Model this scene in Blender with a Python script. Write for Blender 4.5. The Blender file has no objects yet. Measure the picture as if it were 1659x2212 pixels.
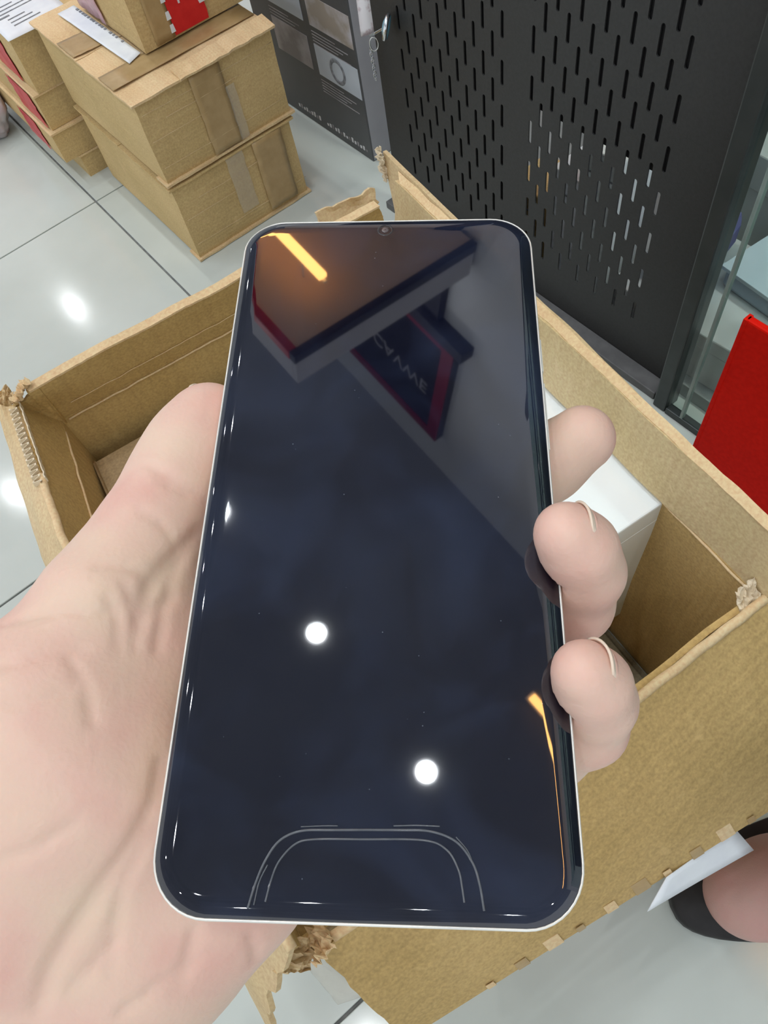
import bpy, bmesh, math, random
import numpy as np
from mathutils import Vector, Matrix, noise

random.seed(7)
rng = np.random.default_rng(7)
SC = bpy.context.scene
COL = SC.collection

# ------------------------------------------------------------------ camera
# metres, Z up; the camera hangs 0.784 m above the floor and looks steeply down
F_PX, CX, CY, CAM_H = 1600.0, 829.5, 1106.0, 0.784
RW = np.array([[0.7701576, -0.6005366, 0.2149721],      # rows: world X, Y, Z in camera axes (right, down, forward)
               [-0.6233136, -0.6370217, 0.4535234],
               [-0.1354156, -0.4832795, -0.8649298]])
CAMP = np.array([0.0, 0.0, CAM_H])
cam_data = bpy.data.cameras.new('camera')
cam = bpy.data.objects.new('camera', cam_data)
COL.objects.link(cam)
cam_data.sensor_fit = 'HORIZONTAL'
cam_data.sensor_width = 36.0
cam_data.lens = 36.0 * F_PX / 1659.0
cam_data.clip_start = 0.01
m = Matrix.Identity(4)
for i in range(3):
    m[i][0] = RW[i, 0]; m[i][1] = -RW[i, 1]; m[i][2] = -RW[i, 2]; m[i][3] = CAMP[i]
cam.matrix_world = m
SC.camera = cam

# ------------------------------------------------------------------ world, exposure
SC.view_settings.view_transform = 'Standard'
SC.view_settings.look = 'None'
SC.view_settings.gamma = 1.0
SC.view_settings.use_curve_mapping = False
SC.view_settings.exposure = 0.0
world = bpy.data.worlds.new('world'); SC.world = world
world.use_nodes = True
world.node_tree.nodes['Background'].inputs[0].default_value = (0.93, 0.97, 1.0, 1)
world.node_tree.nodes['Background'].inputs[1].default_value = 0.95
LAMP_STRENGTH = 830.0
STRIP_STRENGTH = 19.0

# ------------------------------------------------------------------ helpers
def ray(px, py): return np.array([px - CX, py - CY, F_PX])
def atz(px, py, z):
    d = RW @ ray(px, py); return CAMP + d * (z - CAM_H) / d[2]
def atx(px, py, x):
    d = RW @ ray(px, py); return CAMP + d * x / d[0]
def aty(px, py, y):
    d = RW @ ray(px, py); return CAMP + d * y / d[1]
def cpt(px, py, dep):                 # camera-axes point (right, down, forward) in metres
    return ray(px, py) / F_PX * dep
def c2w(p): return CAMP + np.asarray(p) @ RW.T

def link(o, parent=None):
    COL.objects.link(o)
    if parent is not None: o.parent = parent
    return o
def tag(o, label, cat, group=None):
    o['label'] = label; o['category'] = cat
    if group: o['group'] = group
    return o
def thing(name, label, cat, loc=(0, 0, 0), group=None, rz=0.0):
    o = bpy.data.objects.new(name, None); link(o)
    o.location = Vector([float(v) for v in loc]); o.rotation_euler = (0, 0, rz)
    o.empty_display_size = 0.02
    return tag(o, label, cat, group)
def mesh_obj(name, verts, faces, mat, parent=None, smooth=False, origin=None):
    """one mesh object; verts in world space, shifted to the parent's (or own) origin"""
    v = np.asarray(verts, float)
    o3 = np.zeros(3)
    if parent is not None:
        p = parent
        while p is not None:
            o3 = o3 + np.array(p.location); p = p.parent
    elif origin is not None: o3 = np.asarray(origin, float)
    v = v - o3
    me = bpy.data.meshes.new(name)
    me.from_pydata(v.tolist(), [], [list(map(int, f)) for f in faces])
    me.materials.append(mat)
    if smooth: me.shade_smooth()
    me.update()
    o = bpy.data.objects.new(name, me); link(o, parent)
    if parent is None: o.location = Vector(o3.tolist())
    return o
def bm_obj(name, bm, mat, parent=None, smooth=False, origin=None):
    bmesh.ops.recalc_face_normals(bm, faces=bm.faces)
    v = [tuple(x.co) for x in bm.verts]
    bm.verts.index_update()
    f = [[x.index for x in fc.verts] for fc in bm.faces]
    bm.free()
    return mesh_obj(name, v, f, mat, parent, smooth, origin)
def add_box(bm, lo, hi, bev=0.0, seg=2, M=None):
    r = bmesh.ops.create_cube(bm, size=1.0)
    vs = r['verts']
    lo, hi = np.array(lo, float), np.array(hi, float)
    for v in vs:
        v.co = Vector(((lo + hi) / 2 + np.array(v.co) * (hi - lo)).tolist())
    if bev > 0:
        es = list({e for v in vs for e in v.link_edges})
        r = bmesh.ops.bevel(bm, geom=es, offset=bev, segments=seg, affect='EDGES', profile=0.5)
        vs = list({v for f in r['faces'] for v in f.verts} | {v for v in vs if v.is_valid})
    if M is not None:
        bmesh.ops.transform(bm, matrix=M, verts=vs)
    return vs
def box_part(name, lo, hi, mat, parent=None, bev=0.001, origin=None):
    bm = bmesh.new(); add_box(bm, lo, hi, bev)
    return bm_obj(name, bm, mat, parent, origin=origin)
def tube(path, r, n=8, closed=False):
    """verts, faces of a tube round a polyline (radius number or list)"""
    P = np.asarray(path, float); k = len(P)
    rr = np.full(k, r) if np.isscalar(r) else np.asarray(r, float)
    if closed: T = np.roll(P, -1, 0) - np.roll(P, 1, 0)
    else: T = np.gradient(P, axis=0)
    T /= np.linalg.norm(T, axis=1)[:, None] + 1e-12
    a = np.array([0, 0, 1.0]) if abs(T[0][2]) < .9 else np.array([1.0, 0, 0])
    V = []; u = np.cross(T[0], a); u /= np.linalg.norm(u)
    for i in range(k):
        u = u - T[i] * (u @ T[i]); u /= np.linalg.norm(u); w = np.cross(T[i], u)
        for j in range(n):
            t = 2 * math.pi * j / n
            V.append(P[i] + rr[i] * (math.cos(t) * u + math.sin(t) * w))
    Fc = []
    for i in range(k if closed else k - 1):
        i2 = (i + 1) % k
        for j in range(n):
            j2 = (j + 1) % n
            Fc.append((i * n + j, i * n + j2, i2 * n + j2, i2 * n + j))
    if not closed:
        Fc.append(tuple(range(n))[::-1]); Fc.append(tuple((k - 1) * n + j for j in range(n)))
    return V, Fc
def lathe(prof, n=32, loc=(0, 0, 0), axis=None):
    """prof: list of (radius, height)"""
    V = []; Fc = []
    ax = np.array([0, 0, 1.0]) if axis is None else np.array(axis, float) / np.linalg.norm(axis)
    b = np.array([1.0, 0, 0]) if abs(ax[0]) < .9 else np.array([0, 1.0, 0])
    u = np.cross(ax, b); u /= np.linalg.norm(u); w = np.cross(ax, u)
    for (r, h) in prof:
        for j in range(n):
            t = 2 * math.pi * j / n
            V.append(np.array(loc) + ax * h + r * (math.cos(t) * u + math.sin(t) * w))
    for i in range(len(prof) - 1):
        for j in range(n):
            j2 = (j + 1) % n
            Fc.append((i * n + j, i * n + j2, (i + 1) * n + j2, (i + 1) * n + j))
    return V, Fc
def sheet(c00, c10, c11, c01, nx, ny, th, warp=None, jag=None):
    """cardboard/paper panel over four corners (3-D), closed, thickness th along its normal.
    warp(u,v)->3-vector offset; jag(u,v)->(du,dv) to make torn edges"""
    c00, c10, c11, c01 = [np.asarray(c, float) for c in (c00, c10, c11, c01)]
    nrm = np.cross(c10 - c00, c01 - c00); nrm /= np.linalg.norm(nrm)
    V = []
    for s in (0, 1):
        for j in range(ny + 1):
            for i in range(nx + 1):
                u, v = i / nx, j / ny
                uu, vv = (u, v) if jag is None else jag(u, v)
                p = (c00 * (1 - uu) * (1 - vv) + c10 * uu * (1 - vv) + c11 * uu * vv + c01 * (1 - uu) * vv)
                if warp is not None: p = p + warp(u, v)
                V.append(p + nrm * (th * (0.5 - s)))
    N = (nx + 1) * (ny + 1)
    idx = lambda i, j, s: s * N + j * (nx + 1) + i
    Fc = []
    for j in range(ny):
        for i in range(nx):
            Fc.append((idx(i, j, 0), idx(i + 1, j, 0), idx(i + 1, j + 1, 0), idx(i, j + 1, 0)))
            Fc.append((idx(i, j, 1), idx(i, j + 1, 1), idx(i + 1, j + 1, 1), idx(i + 1, j, 1)))
    for i in range(nx):
        Fc.append((idx(i, 0, 0), idx(i, 0, 1), idx(i + 1, 0, 1), idx(i + 1, 0, 0)))
        Fc.append((idx(i, ny, 0), idx(i + 1, ny, 0), idx(i + 1, ny, 1), idx(i, ny, 1)))
    for j in range(ny):
        Fc.append((idx(0, j, 0), idx(0, j + 1, 0), idx(0, j + 1, 1), idx(0, j, 1)))
        Fc.append((idx(nx, j, 0), idx(nx, j, 1), idx(nx, j + 1, 1), idx(nx, j + 1, 0)))
    return V, Fc
def nz(x, y=0.0, z=0.0): return noise.noise(Vector((x, y, z)))

# ------------------------------------------------------------------ materials
def new_mat(name):
    mt = bpy.data.materials.new(name); mt.use_nodes = True
    nt = mt.node_tree; b = nt.nodes['Principled BSDF']
    return mt, nt, b
def mat(name, col, rough=0.5, metal=0.0, spec=0.5, col2=None, scale=30.0, detail=4.0, bump=0.0, bscale=None,
        trans=0.0, ior=1.45, emis=None, estr=0.0, lo=0.35, hi=0.65, alpha=1.0):
    mt, nt, b = new_mat(name)
    b.inputs['Base Color'].default_value = (*col, 1); b.inputs['Roughness'].default_value = rough
    b.inputs['Metallic'].default_value = metal; b.inputs['Specular IOR Level'].default_value = spec
    b.inputs['IOR'].default_value = ior; b.inputs['Alpha'].default_value = alpha
    if trans: b.inputs['Transmission Weight'].default_value = trans
    if emis: b.inputs['Emission Color'].default_value = (*emis, 1); b.inputs['Emission Strength'].default_value = estr
    tc = nt.nodes.new('ShaderNodeTexCoord')
    if col2 is not None:
        n = nt.nodes.new('ShaderNodeTexNoise'); n.inputs['Scale'].default_value = scale; n.inputs['Detail'].default_value = detail
        r = nt.nodes.new('ShaderNodeValToRGB')
        r.color_ramp.elements[0].color = (*col, 1); r.color_ramp.elements[1].color = (*col2, 1)
        r.color_ramp.elements[0].position = lo; r.color_ramp.elements[1].position = hi
        nt.links.new(tc.outputs['Object'], n.inputs['Vector']); nt.links.new(n.outputs['Fac'], r.inputs['Fac'])
        nt.links.new(r.outputs['Color'], b.inputs['Base Color'])
    if bump:
        n2 = nt.nodes.new('ShaderNodeTexNoise'); n2.inputs['Scale'].default_value = bscale or scale * 3; n2.inputs['Detail'].default_value = 5
        bp = nt.nodes.new('ShaderNodeBump'); bp.inputs['Strength'].default_value = bump; bp.inputs['Distance'].default_value = 0.001
        nt.links.new(tc.outputs['Object'], n2.inputs['Vector']); nt.links.new(n2.outputs['Fac'], bp.inputs['Height'])
        nt.links.new(bp.outputs['Normal'], b.inputs['Normal'])
    return mt
def cardboard(name, c1, c2, axis='Z', flute=0.25, pitch=0.006, rough=0.72):
    """kraft board: fibre mottling, faint flute ribs across `axis`, scuffs"""
    mt, nt, b = new_mat(name)
    b.inputs['Roughness'].default_value = rough; b.inputs['Specular IOR Level'].default_value = 0.25
    tc = nt.nodes.new('ShaderNodeTexCoord')
    n1 = nt.nodes.new('ShaderNodeTexNoise'); n1.inputs['Scale'].default_value = 9; n1.inputs['Detail'].default_value = 3
    n2 = nt.nodes.new('ShaderNodeTexNoise'); n2.inputs['Scale'].default_value = 420; n2.inputs['Detail'].default_value = 2
    n3 = nt.nodes.new('ShaderNodeTexNoise'); n3.inputs['Scale'].default_value = 55; n3.inputs['Detail'].default_value = 6
    n3.inputs['Distortion'].default_value = 1.5
    for n in (n1, n2, n3): nt.links.new(tc.outputs['Object'], n.inputs['Vector'])
    r1 = nt.nodes.new('ShaderNodeValToRGB'); r1.color_ramp.elements[0].color = (*c1, 1); r1.color_ramp.elements[1].color = (*c2, 1)
    r1.color_ramp.elements[0].position = 0.3; r1.color_ramp.elements[1].position = 0.7
    nt.links.new(n1.outputs['Fac'], r1.inputs['Fac'])
    mx = nt.nodes.new('ShaderNodeMixRGB'); mx.blend_type = 'OVERLAY'; mx.inputs['Fac'].default_value = 0.34
    nt.links.new(r1.outputs['Color'], mx.inputs['Color1']); nt.links.new(n2.outputs['Fac'], mx.inputs['Color2'])
    # pale scuffs
    r3 = nt.nodes.new('ShaderNodeValToRGB'); r3.color_ramp.elements[0].position = 0.60; r3.color_ramp.elements[1].position = 0.80
    nt.links.new(n3.outputs['Fac'], r3.inputs['Fac'])
    mx2 = nt.nodes.new('ShaderNodeMixRGB'); mx2.inputs['Color2'].default_value = (min(1, c2[0] * 1.25), min(1, c2[1] * 1.28), min(1, c2[2] * 1.35), 1)
    ml = nt.nodes.new('ShaderNodeMath'); ml.operation = 'MULTIPLY'; ml.inputs[1].default_value = 0.45
    nt.links.new(r3.outputs['Color'], ml.inputs[0]); nt.links.new(ml.outputs[0], mx2.inputs['Fac'])
    nt.links.new(mx.outputs['Color'], mx2.inputs['Color1']); nt.links.new(mx2.outputs['Color'], b.inputs['Base Color'])
    wb = nt.nodes.new('ShaderNodeTexNoise'); wb.inputs['Scale'].default_value = 1.0; wb.inputs['Detail'].default_value = 3
    mpb = nt.nodes.new('ShaderNodeMapping'); mpb.inputs['Scale'].default_value = tuple(150.0 if q == axis else 2.5 for q in 'XYZ')
    nt.links.new(tc.outputs['Object'], mpb.inputs['Vector']); nt.links.new(mpb.outputs['Vector'], wb.inputs['Vector'])
    mxb = nt.nodes.new('ShaderNodeMixRGB'); mxb.blend_type = 'OVERLAY'; mxb.inputs['Fac'].default_value = 0.10
    nt.links.new(mx2.outputs['Color'], mxb.inputs['Color1']); nt.links.new(wb.outputs['Fac'], mxb.inputs['Color2']); nt.links.new(mxb.outputs['Color'], b.inputs['Base Color'])
    w = nt.nodes.new('ShaderNodeTexWave'); w.bands_direction = axis; w.inputs['Scale'].default_value = 0.314 / pitch / 1.0
    w.inputs['Distortion'].default_value = 1.2; w.inputs['Detail'].default_value = 1
    nt.links.new(tc.outputs['Object'], w.inputs['Vector'])
    ad = nt.nodes.new('ShaderNodeMath'); ad.operation = 'MULTIPLY_ADD'; ad.inputs[1].default_value = flute
    nt.links.new(w.outputs['Fac'], ad.inputs[0]); nt.links.new(n3.outputs['Fac'], ad.inputs[2])
    bp = nt.nodes.new('ShaderNodeBump'); bp.inputs['Strength'].default_value = 0.35; bp.inputs['Distance'].default_value = 0.0012
    nt.links.new(ad.outputs[0], bp.inputs['Height']); nt.links.new(bp.outputs['Normal'], b.inputs['Normal'])
    return mt

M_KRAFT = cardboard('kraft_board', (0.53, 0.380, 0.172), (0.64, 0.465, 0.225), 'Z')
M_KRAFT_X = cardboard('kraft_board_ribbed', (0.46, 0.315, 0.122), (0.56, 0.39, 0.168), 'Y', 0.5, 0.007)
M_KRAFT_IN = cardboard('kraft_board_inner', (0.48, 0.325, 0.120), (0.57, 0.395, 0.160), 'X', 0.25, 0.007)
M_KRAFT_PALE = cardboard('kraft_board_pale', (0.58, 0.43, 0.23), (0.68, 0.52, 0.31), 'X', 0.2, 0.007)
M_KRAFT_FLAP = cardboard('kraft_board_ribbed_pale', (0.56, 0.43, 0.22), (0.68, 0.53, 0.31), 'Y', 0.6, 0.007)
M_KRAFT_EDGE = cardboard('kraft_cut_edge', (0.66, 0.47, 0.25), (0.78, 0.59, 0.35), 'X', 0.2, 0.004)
M_FLUTE = mat('flute_paper', (0.66, 0.55, 0.38), 0.85, col2=(0.80, 0.70, 0.53), scale=300)
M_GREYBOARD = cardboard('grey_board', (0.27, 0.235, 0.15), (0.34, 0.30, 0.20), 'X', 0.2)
M_TAPE = mat('packing_tape', (0.40, 0.27, 0.12), 0.28, col2=(0.46, 0.32, 0.155), scale=60, bump=0.3, bscale=90)
M_CLEARTAPE = mat('clear_tape', (0.70, 0.64, 0.52), 0.15, alpha=0.22, bump=0.6, bscale=140)
M_WHITE = mat('white_board', (0.88, 0.945, 0.945), 0.55, col2=(0.78, 0.84, 0.84), scale=38, detail=8, lo=0.62, hi=0.78)
M_PAPER = mat('white_paper', (0.82, 0.86, 0.89), 0.7, col2=(0.75, 0.79, 0.84), scale=40)
M_RED = mat('red_print', (0.62, 0.012, 0.014), 0.45, col2=(0.70, 0.02, 0.02), scale=60)
M_REDBOX = mat('red_board', (0.66, 0.006, 0.001), 0.6, col2=(0.74, 0.010, 0.003), scale=200, spec=0.12)
M_INK = mat('grey_ink', (0.16, 0.17, 0.19), 0.7, col2=(0.3, 0.31, 0.33), scale=200)
M_WHITEINK = mat('white_ink', (0.8, 0.8, 0.8), 0.6, col2=(0.7, 0.7, 0.72), scale=200)

# ------------------------------------------------------------------ the room shell
# floor slab (grout) with one object per tile
TS = 0.602
M_GROUT = mat('grout', (0.16, 0.165, 0.16), 0.9, col2=(0.26, 0.265, 0.255), scale=80)
M_TILE = mat('floor_tile', (0.60, 0.645, 0.605), 0.115, col2=(0.52, 0.565, 0.525), scale=5.5, detail=8, lo=0.3, hi=0.75, spec=0.5, bump=0.03, bscale=60)
floor = box_part('floor', (-3.2, -2.6, -0.06), (3.2, 6.5, -0.003), M_GROUT, None, 0.0)
floor['kind'] = 'structure'
bm = bmesh.new(); add_box(bm, (0.0016, 0.0016, -0.003), (TS - 0.0016, TS - 0.0016, 0.0), 0.0006, 1)
tile0 = None
for ix in range(-5, 5):
    for iy in range(-5, 10):
        x0, y0 = 0.215 + ix * TS, 0.637 + iy * TS
        if x0 < -3.2 or y0 < -2.6 or x0 + TS > 3.2 or y0 + TS > 6.5: continue
        if tile0 is None:
            tile0 = bm_obj('tile', bm, M_TILE, floor); t = tile0
        else:
            t = tile0.copy(); COL.objects.link(t)
        t.location = (x0, y0, 0)

M_CEIL = mat('ceiling_paint', (0.30, 0.32, 0.38), 0.8, col2=(0.36, 0.38, 0.44), scale=2)
ceiling = box_part('ceiling', (-4.6, -4.6, 3.61), (4.6, 6.5, 3.7), M_CEIL, None, 0.0); ceiling['kind'] = 'structure'
M_WALL = mat('wall_paint', (0.86, 0.88, 0.90), 0.7, col2=(0.82, 0.84, 0.87), scale=3)
wall = box_part('wall_right', (1.32, -2.6, 0.0), (1.42, 2.2, 3.61), M_WALL, None, 0.0); wall['kind'] = 'structure'
wallf = box_part('wall_back', (-3.2, 6.4, 0.0), (3.2, 6.5, 3.61), M_WALL, None, 0.0); wallf['kind'] = 'structure'

# recessed downlights in rows, each a thing with trim, reflector and lens
M_TRIM = mat('lamp_trim', (0.85, 0.88, 0.90), 0.35, col2=(0.8, 0.83, 0.86), scale=10)
M_LENS = mat('lamp_lens', (1, 1, 1), 0.4, col2=(0.95, 0.95, 0.95), scale=50, emis=(0.94, 0.97, 1.0), estr=LAMP_STRENGTH)
M_REFL = mat('lamp_reflector', (0.16, 0.185, 0.195), 0.5, col2=(0.18, 0.205, 0.215), scale=10)
lamp0 = None
for X in (-2.08, -0.85, 0.385):
    for k in range(-3, 9):
        Y = 0.03 + 0.72 * k
        if k > 4 and k % 2: continue
        if X < -1.0 and k % 2: continue
        if X > 0 and k in (-1, -2): continue
        nb = 'above the open carton' if abs(X - .385) < .01 else ('over the clear floor tiles' if X > -1 else 'in the row farthest from the pegboard')
        if lamp0 is None:
            lamp0 = thing('downlight', '', 'lamp')
            V, Fc = lathe([(0.052, 0.0), (0.051, -0.006), (0.044, -0.006), (0.043, 0.001), (0.052, 0.001)], 36)
            mesh_obj('trim_ring', V, Fc, M_TRIM, lamp0, True)
            V, Fc = lathe([(0.0435, -0.005), (0.036, 0.003), (0.0265, 0.011)], 36)
            mesh_obj('reflector', V, Fc, M_REFL, lamp0, True)
            V, Fc = lathe([(0.0265, 0.0110), (0.019, 0.0102), (0.010, 0.0096), (0.0005, 0.0094)], 36)
            mesh_obj('lens', V, Fc, M_LENS, lamp0, True)
            L = lamp0
        else:
            L = lamp0.copy(); COL.objects.link(L)
            for ch in lamp0.children:
                c2 = ch.copy(); COL.objects.link(c2); c2.parent = L
        L.location = (X, Y, 3.598)
        L['label'] = 'round white recessed ceiling downlight ' + nb
        L['category'] = 'lamp'; L['group'] = 'downlights ' + nb

# hanging brown canopy with warm strip lamps, seen in the phone glass
M_CANOPY = mat('canopy_panel', (0.88, 0.66, 0.55), 0.6, col2=(0.92, 0.70, 0.58), scale=4)
M_DARKTRIM = mat('canopy_trim', (0.02, 0.022, 0.035), 0.5, col2=(0.03, 0.03, 0.05), scale=20)
M_FASCIA = mat('fascia_grey', (0.62, 0.62, 0.66), 0.6, col2=(0.55, 0.55, 0.6), scale=6)
M_STRIP = mat('warm_tube', (1, 0.8, 0.5), 0.5, col2=(1, 0.75, 0.45), scale=20, emis=(1.0, 0.47, 0.13), estr=STRIP_STRENGTH)
can = thing('canopy', 'brown ceiling canopy with grey fascia and red trim above the shop wall', 'canopy', (0.95, 1.8, 2.2))
box_part('underside_panel', (0.645, 1.095, 2.20), (1.30, 2.6, 2.22), M_CANOPY, can, 0.002)
box_part('front_trim', (0.62, 1.07, 2.19), (1.30, 1.095, 2.225), M_DARKTRIM, can, 0.002)
box_part('side_trim', (0.618, 1.095, 2.19), (0.645, 2.6, 2.225), M_RED, can, 0.002)
box_part('front_fascia', (0.626, 1.076, 2.225), (1.30, 1.095, 2.33), M_FASCIA, can, 0.002)
box_part('side_fascia', (0.626, 1.095, 2.225), (0.645, 2.6, 2.33), M_FASCIA, can, 0.002)
box_part('top_panel', (0.645, 1.095, 2.31), (1.30, 2.6, 2.33), M_FASCIA, can, 0.002)
def strip_lamp(lo, hi, label):
    s = thing('strip_lamp', label, 'lamp', ((lo[0] + hi[0]) / 2, (lo[1] + hi[1]) / 2, hi[2]))
    box_part('housing', (lo[0] - .006, lo[1] - .012, lo[2] + .008), (hi[0] + .006, hi[1] + .012, hi[2]), M_TRIM, s, 0.002) if hi[2] > 3 else box_part('housing', (lo[0] + .009, lo[1] - .012, hi[2] - .005), (hi[0] - .009, hi[1] + .012, hi[2]), M_TRIM, s, 0.001)
    box_part('tube', lo, (hi[0], hi[1], hi[2] - 0.004), M_STRIP, s, 0.004)
    if hi[2] < 2.19:
        for yy in (lo[1] + .1, hi[1] - .1):
            V, Fc = tube([((lo[0] + hi[0]) / 2, yy, hi[2]), ((lo[0] + hi[0]) / 2, yy, 2.2)], 0.003); mesh_obj('hanger', V, Fc, M_TRIM, s)
strip_lamp((0.80, 1.19, 2.105), (0.828, 2.3, 2.127), 'warm orange strip lamp under the brown canopy')
wfill = thing('wall_fill_lamp', 'added white fill strip, unseen, on top of the brown canopy', 'lamp', (1.10, 1.8, 2.33))  # unseen lamp added to brighten the wall and sign
box_part('housing', (1.075, 1.14, 2.3305), (1.125, 2.5, 2.342), M_TRIM, wfill, 0.001)
box_part('tube', (1.085, 1.15, 2.3425), (1.115, 2.49, 2.353), mat('wall_fill_tube', (1, 1, 1), .5, col2=(.95, .95, .95), scale=20, emis=(0.9, 0.95, 1.0), estr=26.0), wfill, 0.001)
strip_lamp((0.90, -1.7, 3.585), (0.935, -0.02, 3.609), 'warm orange strip lamp fixed straight to the ceiling')

# sign board on the shop wall, only seen mirrored in the phone glass
M_SIGNBLACK = mat('sign_black', (0.012, 0.013, 0.022), 0.3, col2=(0.02, 0.02, 0.035), scale=10)
M_SIGNRED = mat('sign_red', (0.28, 0.008, 0.03), 0.4, col2=(0.33, 0.01, 0.04), scale=10)
sg = thing('wall_sign', 'black sign board with dark red border and white letters on the shop wall', 'sign', (1.31, 1.38, 2.68))
box_part('board', (1.28, 1.05, 2.70), (1.32, 1.70, 3.34), M_SIGNBLACK, sg, 0.002)
for lo, hi in (((1.274, 1.05, 2.70), (1.281, 1.11, 3.34)), ((1.274, 1.11, 2.70), (1.281, 1.70, 2.745)), ((1.274, 1.11, 3.295), (1.281, 1.70, 3.34))):
    box_part('border', lo, hi, M_SIGNRED, sg, 0.001)
box_part('lower_rail', (1.26, 1.00, 2.645), (1.32, 1.70, 2.698), M_DARKTRIM, sg, 0.002)
cu = bpy.data.curves.new('letters', 'FONT'); cu.body = 'CAVWE'; cu.size = 0.10; cu.extrude = 0.002
cu.align_x = 'CENTER'; cu.align_y = 'CENTER'
tmp = bpy.data.objects.new('letters_tmp', cu); COL.objects.link(tmp)
me = bpy.data.meshes.new_from_object(tmp.evaluated_get(bpy.context.evaluated_depsgraph_get()))
bpy.data.objects.remove(tmp)
me.name = 'letters'; me.materials.clear(); me.materials.append(mat('sign_letters', (0.34, 0.34, 0.38), 0.5, col2=(0.4, 0.4, 0.44), scale=40))
lt = bpy.data.objects.new('letters', me); link(lt, sg)
lt.matrix_local = Matrix.Translation((-0.033, -0.055, 0.37)) @ Matrix(((0, 0, -1, 0), (-1, 0, 0, 0), (0, 1, 0, 0), (0, 0, 0, 1)))
dp = box_part('wall_post', (1.285, 1.165, 0.0), (1.319, 1.255, 2.64), M_DARKTRIM, None, 0.002, origin=(1.30, 1.21, 0))
tag(dp, 'dark upright post on the shop wall under the black sign', 'post')

# ------------------------------------------------------------------ pegboard
M_PEG = mat('powder_coat', (0.030, 0.0305, 0.030), 0.50, col2=(0.036, 0.0365, 0.036), scale=300, bump=0.15, bscale=900, spec=0.5)
PX = 0.57
def pegboard():
    root = thing('pegboard', 'tall dark grey metal pegboard with rows of upright slots', 'pegboard', (0.575, 0.56, 0))
    Y0, Y1, ZT = 0.302, 0.838, 0.90
    pit, wid, ln = 0.0152, 0.0046, 0.0285
    cols = [(0.6005 + pit * i, i) for i in range(13)] + [(0.5545 - pit * i, i) for i in range(13)]
    cols.sort()
    V = []; Fc = []
    vi = {}
    def vid(y, z):
        k = (round(y, 6), round(z, 6))
        if k not in vi: vi[k] = len(V); V.append((PX, y, z))
        return vi[k]
    def quad(y0, y1, z0, z1):
        Fc.append((vid(y0, z0), vid(y1, z0), vid(y1, z1), vid(y0, z1)))
    prev = Y0
    hw = wid / 2
    for (yc, i) in cols:
        quad(prev, yc - hw, 0, ZT)
        zs = [(0.0885 if i % 2 == 0 else 0.1145) + 0.0508 * k for k in range(15)]
        zp = 0.0
        ns = 4
        for zc in zs:
            a, b_ = zc - ln / 2, zc + ln / 2
            lowarc = [(yc - hw * math.cos(math.pi * t / ns), a + hw - hw * math.sin(math.pi * t / ns)) for t in range(ns + 1)]
            uparc = [(yc - hw * math.cos(math.pi * t / ns), b_ - hw + hw * math.sin(math.pi * t / ns)) for t in range(ns + 1)]
            Fc.append([vid(yc - hw, zp), vid(yc + hw, zp)] + [vid(*p) for p in lowarc[::-1]])
            nxt = uparc
            # remember the upper arc as start of the next web
            if zc == zs[-1]:
                Fc.append([vid(yc + hw, ZT), vid(yc - hw, ZT)] + [vid(*p) for p in uparc])
            else:
                zm = zc + 0.0254
                Fc.append([vid(yc + hw, zm), vid(yc - hw, zm)] + [vid(*p) for p in uparc])
                zp = zm
        prev = yc + hw
    quad(prev, Y1, 0, ZT)
    for i, fc in enumerate(Fc):                       # every face looks towards -X
        ar = sum(V[fc[q]][1] * V[fc[(q + 1) % len(fc)]][2] - V[fc[(q + 1) % len(fc)]][1] * V[fc[q]][2] for q in range(len(fc)))
        if ar > 0: Fc[i] = list(fc)[::-1]
    o = mesh_obj('panel', V, Fc, M_PEG, root)
    sm = o.modifiers.new('thickness', 'SOLIDIFY'); sm.thickness = 0.0018; sm.offset = 0
    box_part('side_flange', (PX + 0.001, Y1 - 0.002, 0), (PX + 0.0040, Y1, ZT), M_PEG, root, 0.0005)
    box_part('slot_shade_sheet', (PX + .0028, 0.575, 0.0), (PX + .0040, Y1 - .004, ZT), M_BLACK, root, 0.0)  # added black sheet stands in for the dark behind the slots
    box_part('slot_shade_sheet', (PX + .0028, Y0, 0.27), (PX + .0040, 0.574, ZT), M_BLACK, root, 0.0)  # same added darkness for the upper right slots
    box_part('foot_rail', (0.546, Y0, 0.0), (PX - 0.001, Y1, 0.012), M_GREYRAIL, root, 0.001)
    return root
M_GREYRAIL = mat('rail_grey', (0.11, 0.11, 0.11), 0.5, col2=(0.14, 0.14, 0.14), scale=60)
M_BLACK = mat('matt_black', (0.008, 0.008, 0.009), 0.7, col2=(0.012, 0.012, 0.013), scale=60)
pegboard()
# pale stock standing behind the perforated sheet
for j, (y0, y1, z1, w, nm) in enumerate([(0.445, 0.495, 0.235, M_WHITE, 'low white carton'), (0.50, 0.545, 0.185, M_PAPER, 'short pale carton'), (0.555, 0.62, 0.13, M_KRAFT, 'small brown carton')]):
    b_ = thing('stock_box', nm + ' glimpsed through the slots of the pegboard', 'box', (0.62, (y0 + y1) / 2, 0.02))
    box_part('body', (0.600, y0, 0.02), (0.67, y1, z1), w, b_, 0.002)
    box_part('lid_seam', (0.5993, y0 + .002, z1 - .03), (0.6002, y1 - .002, z1 - .028), M_INK, b_, 0.0)

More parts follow.
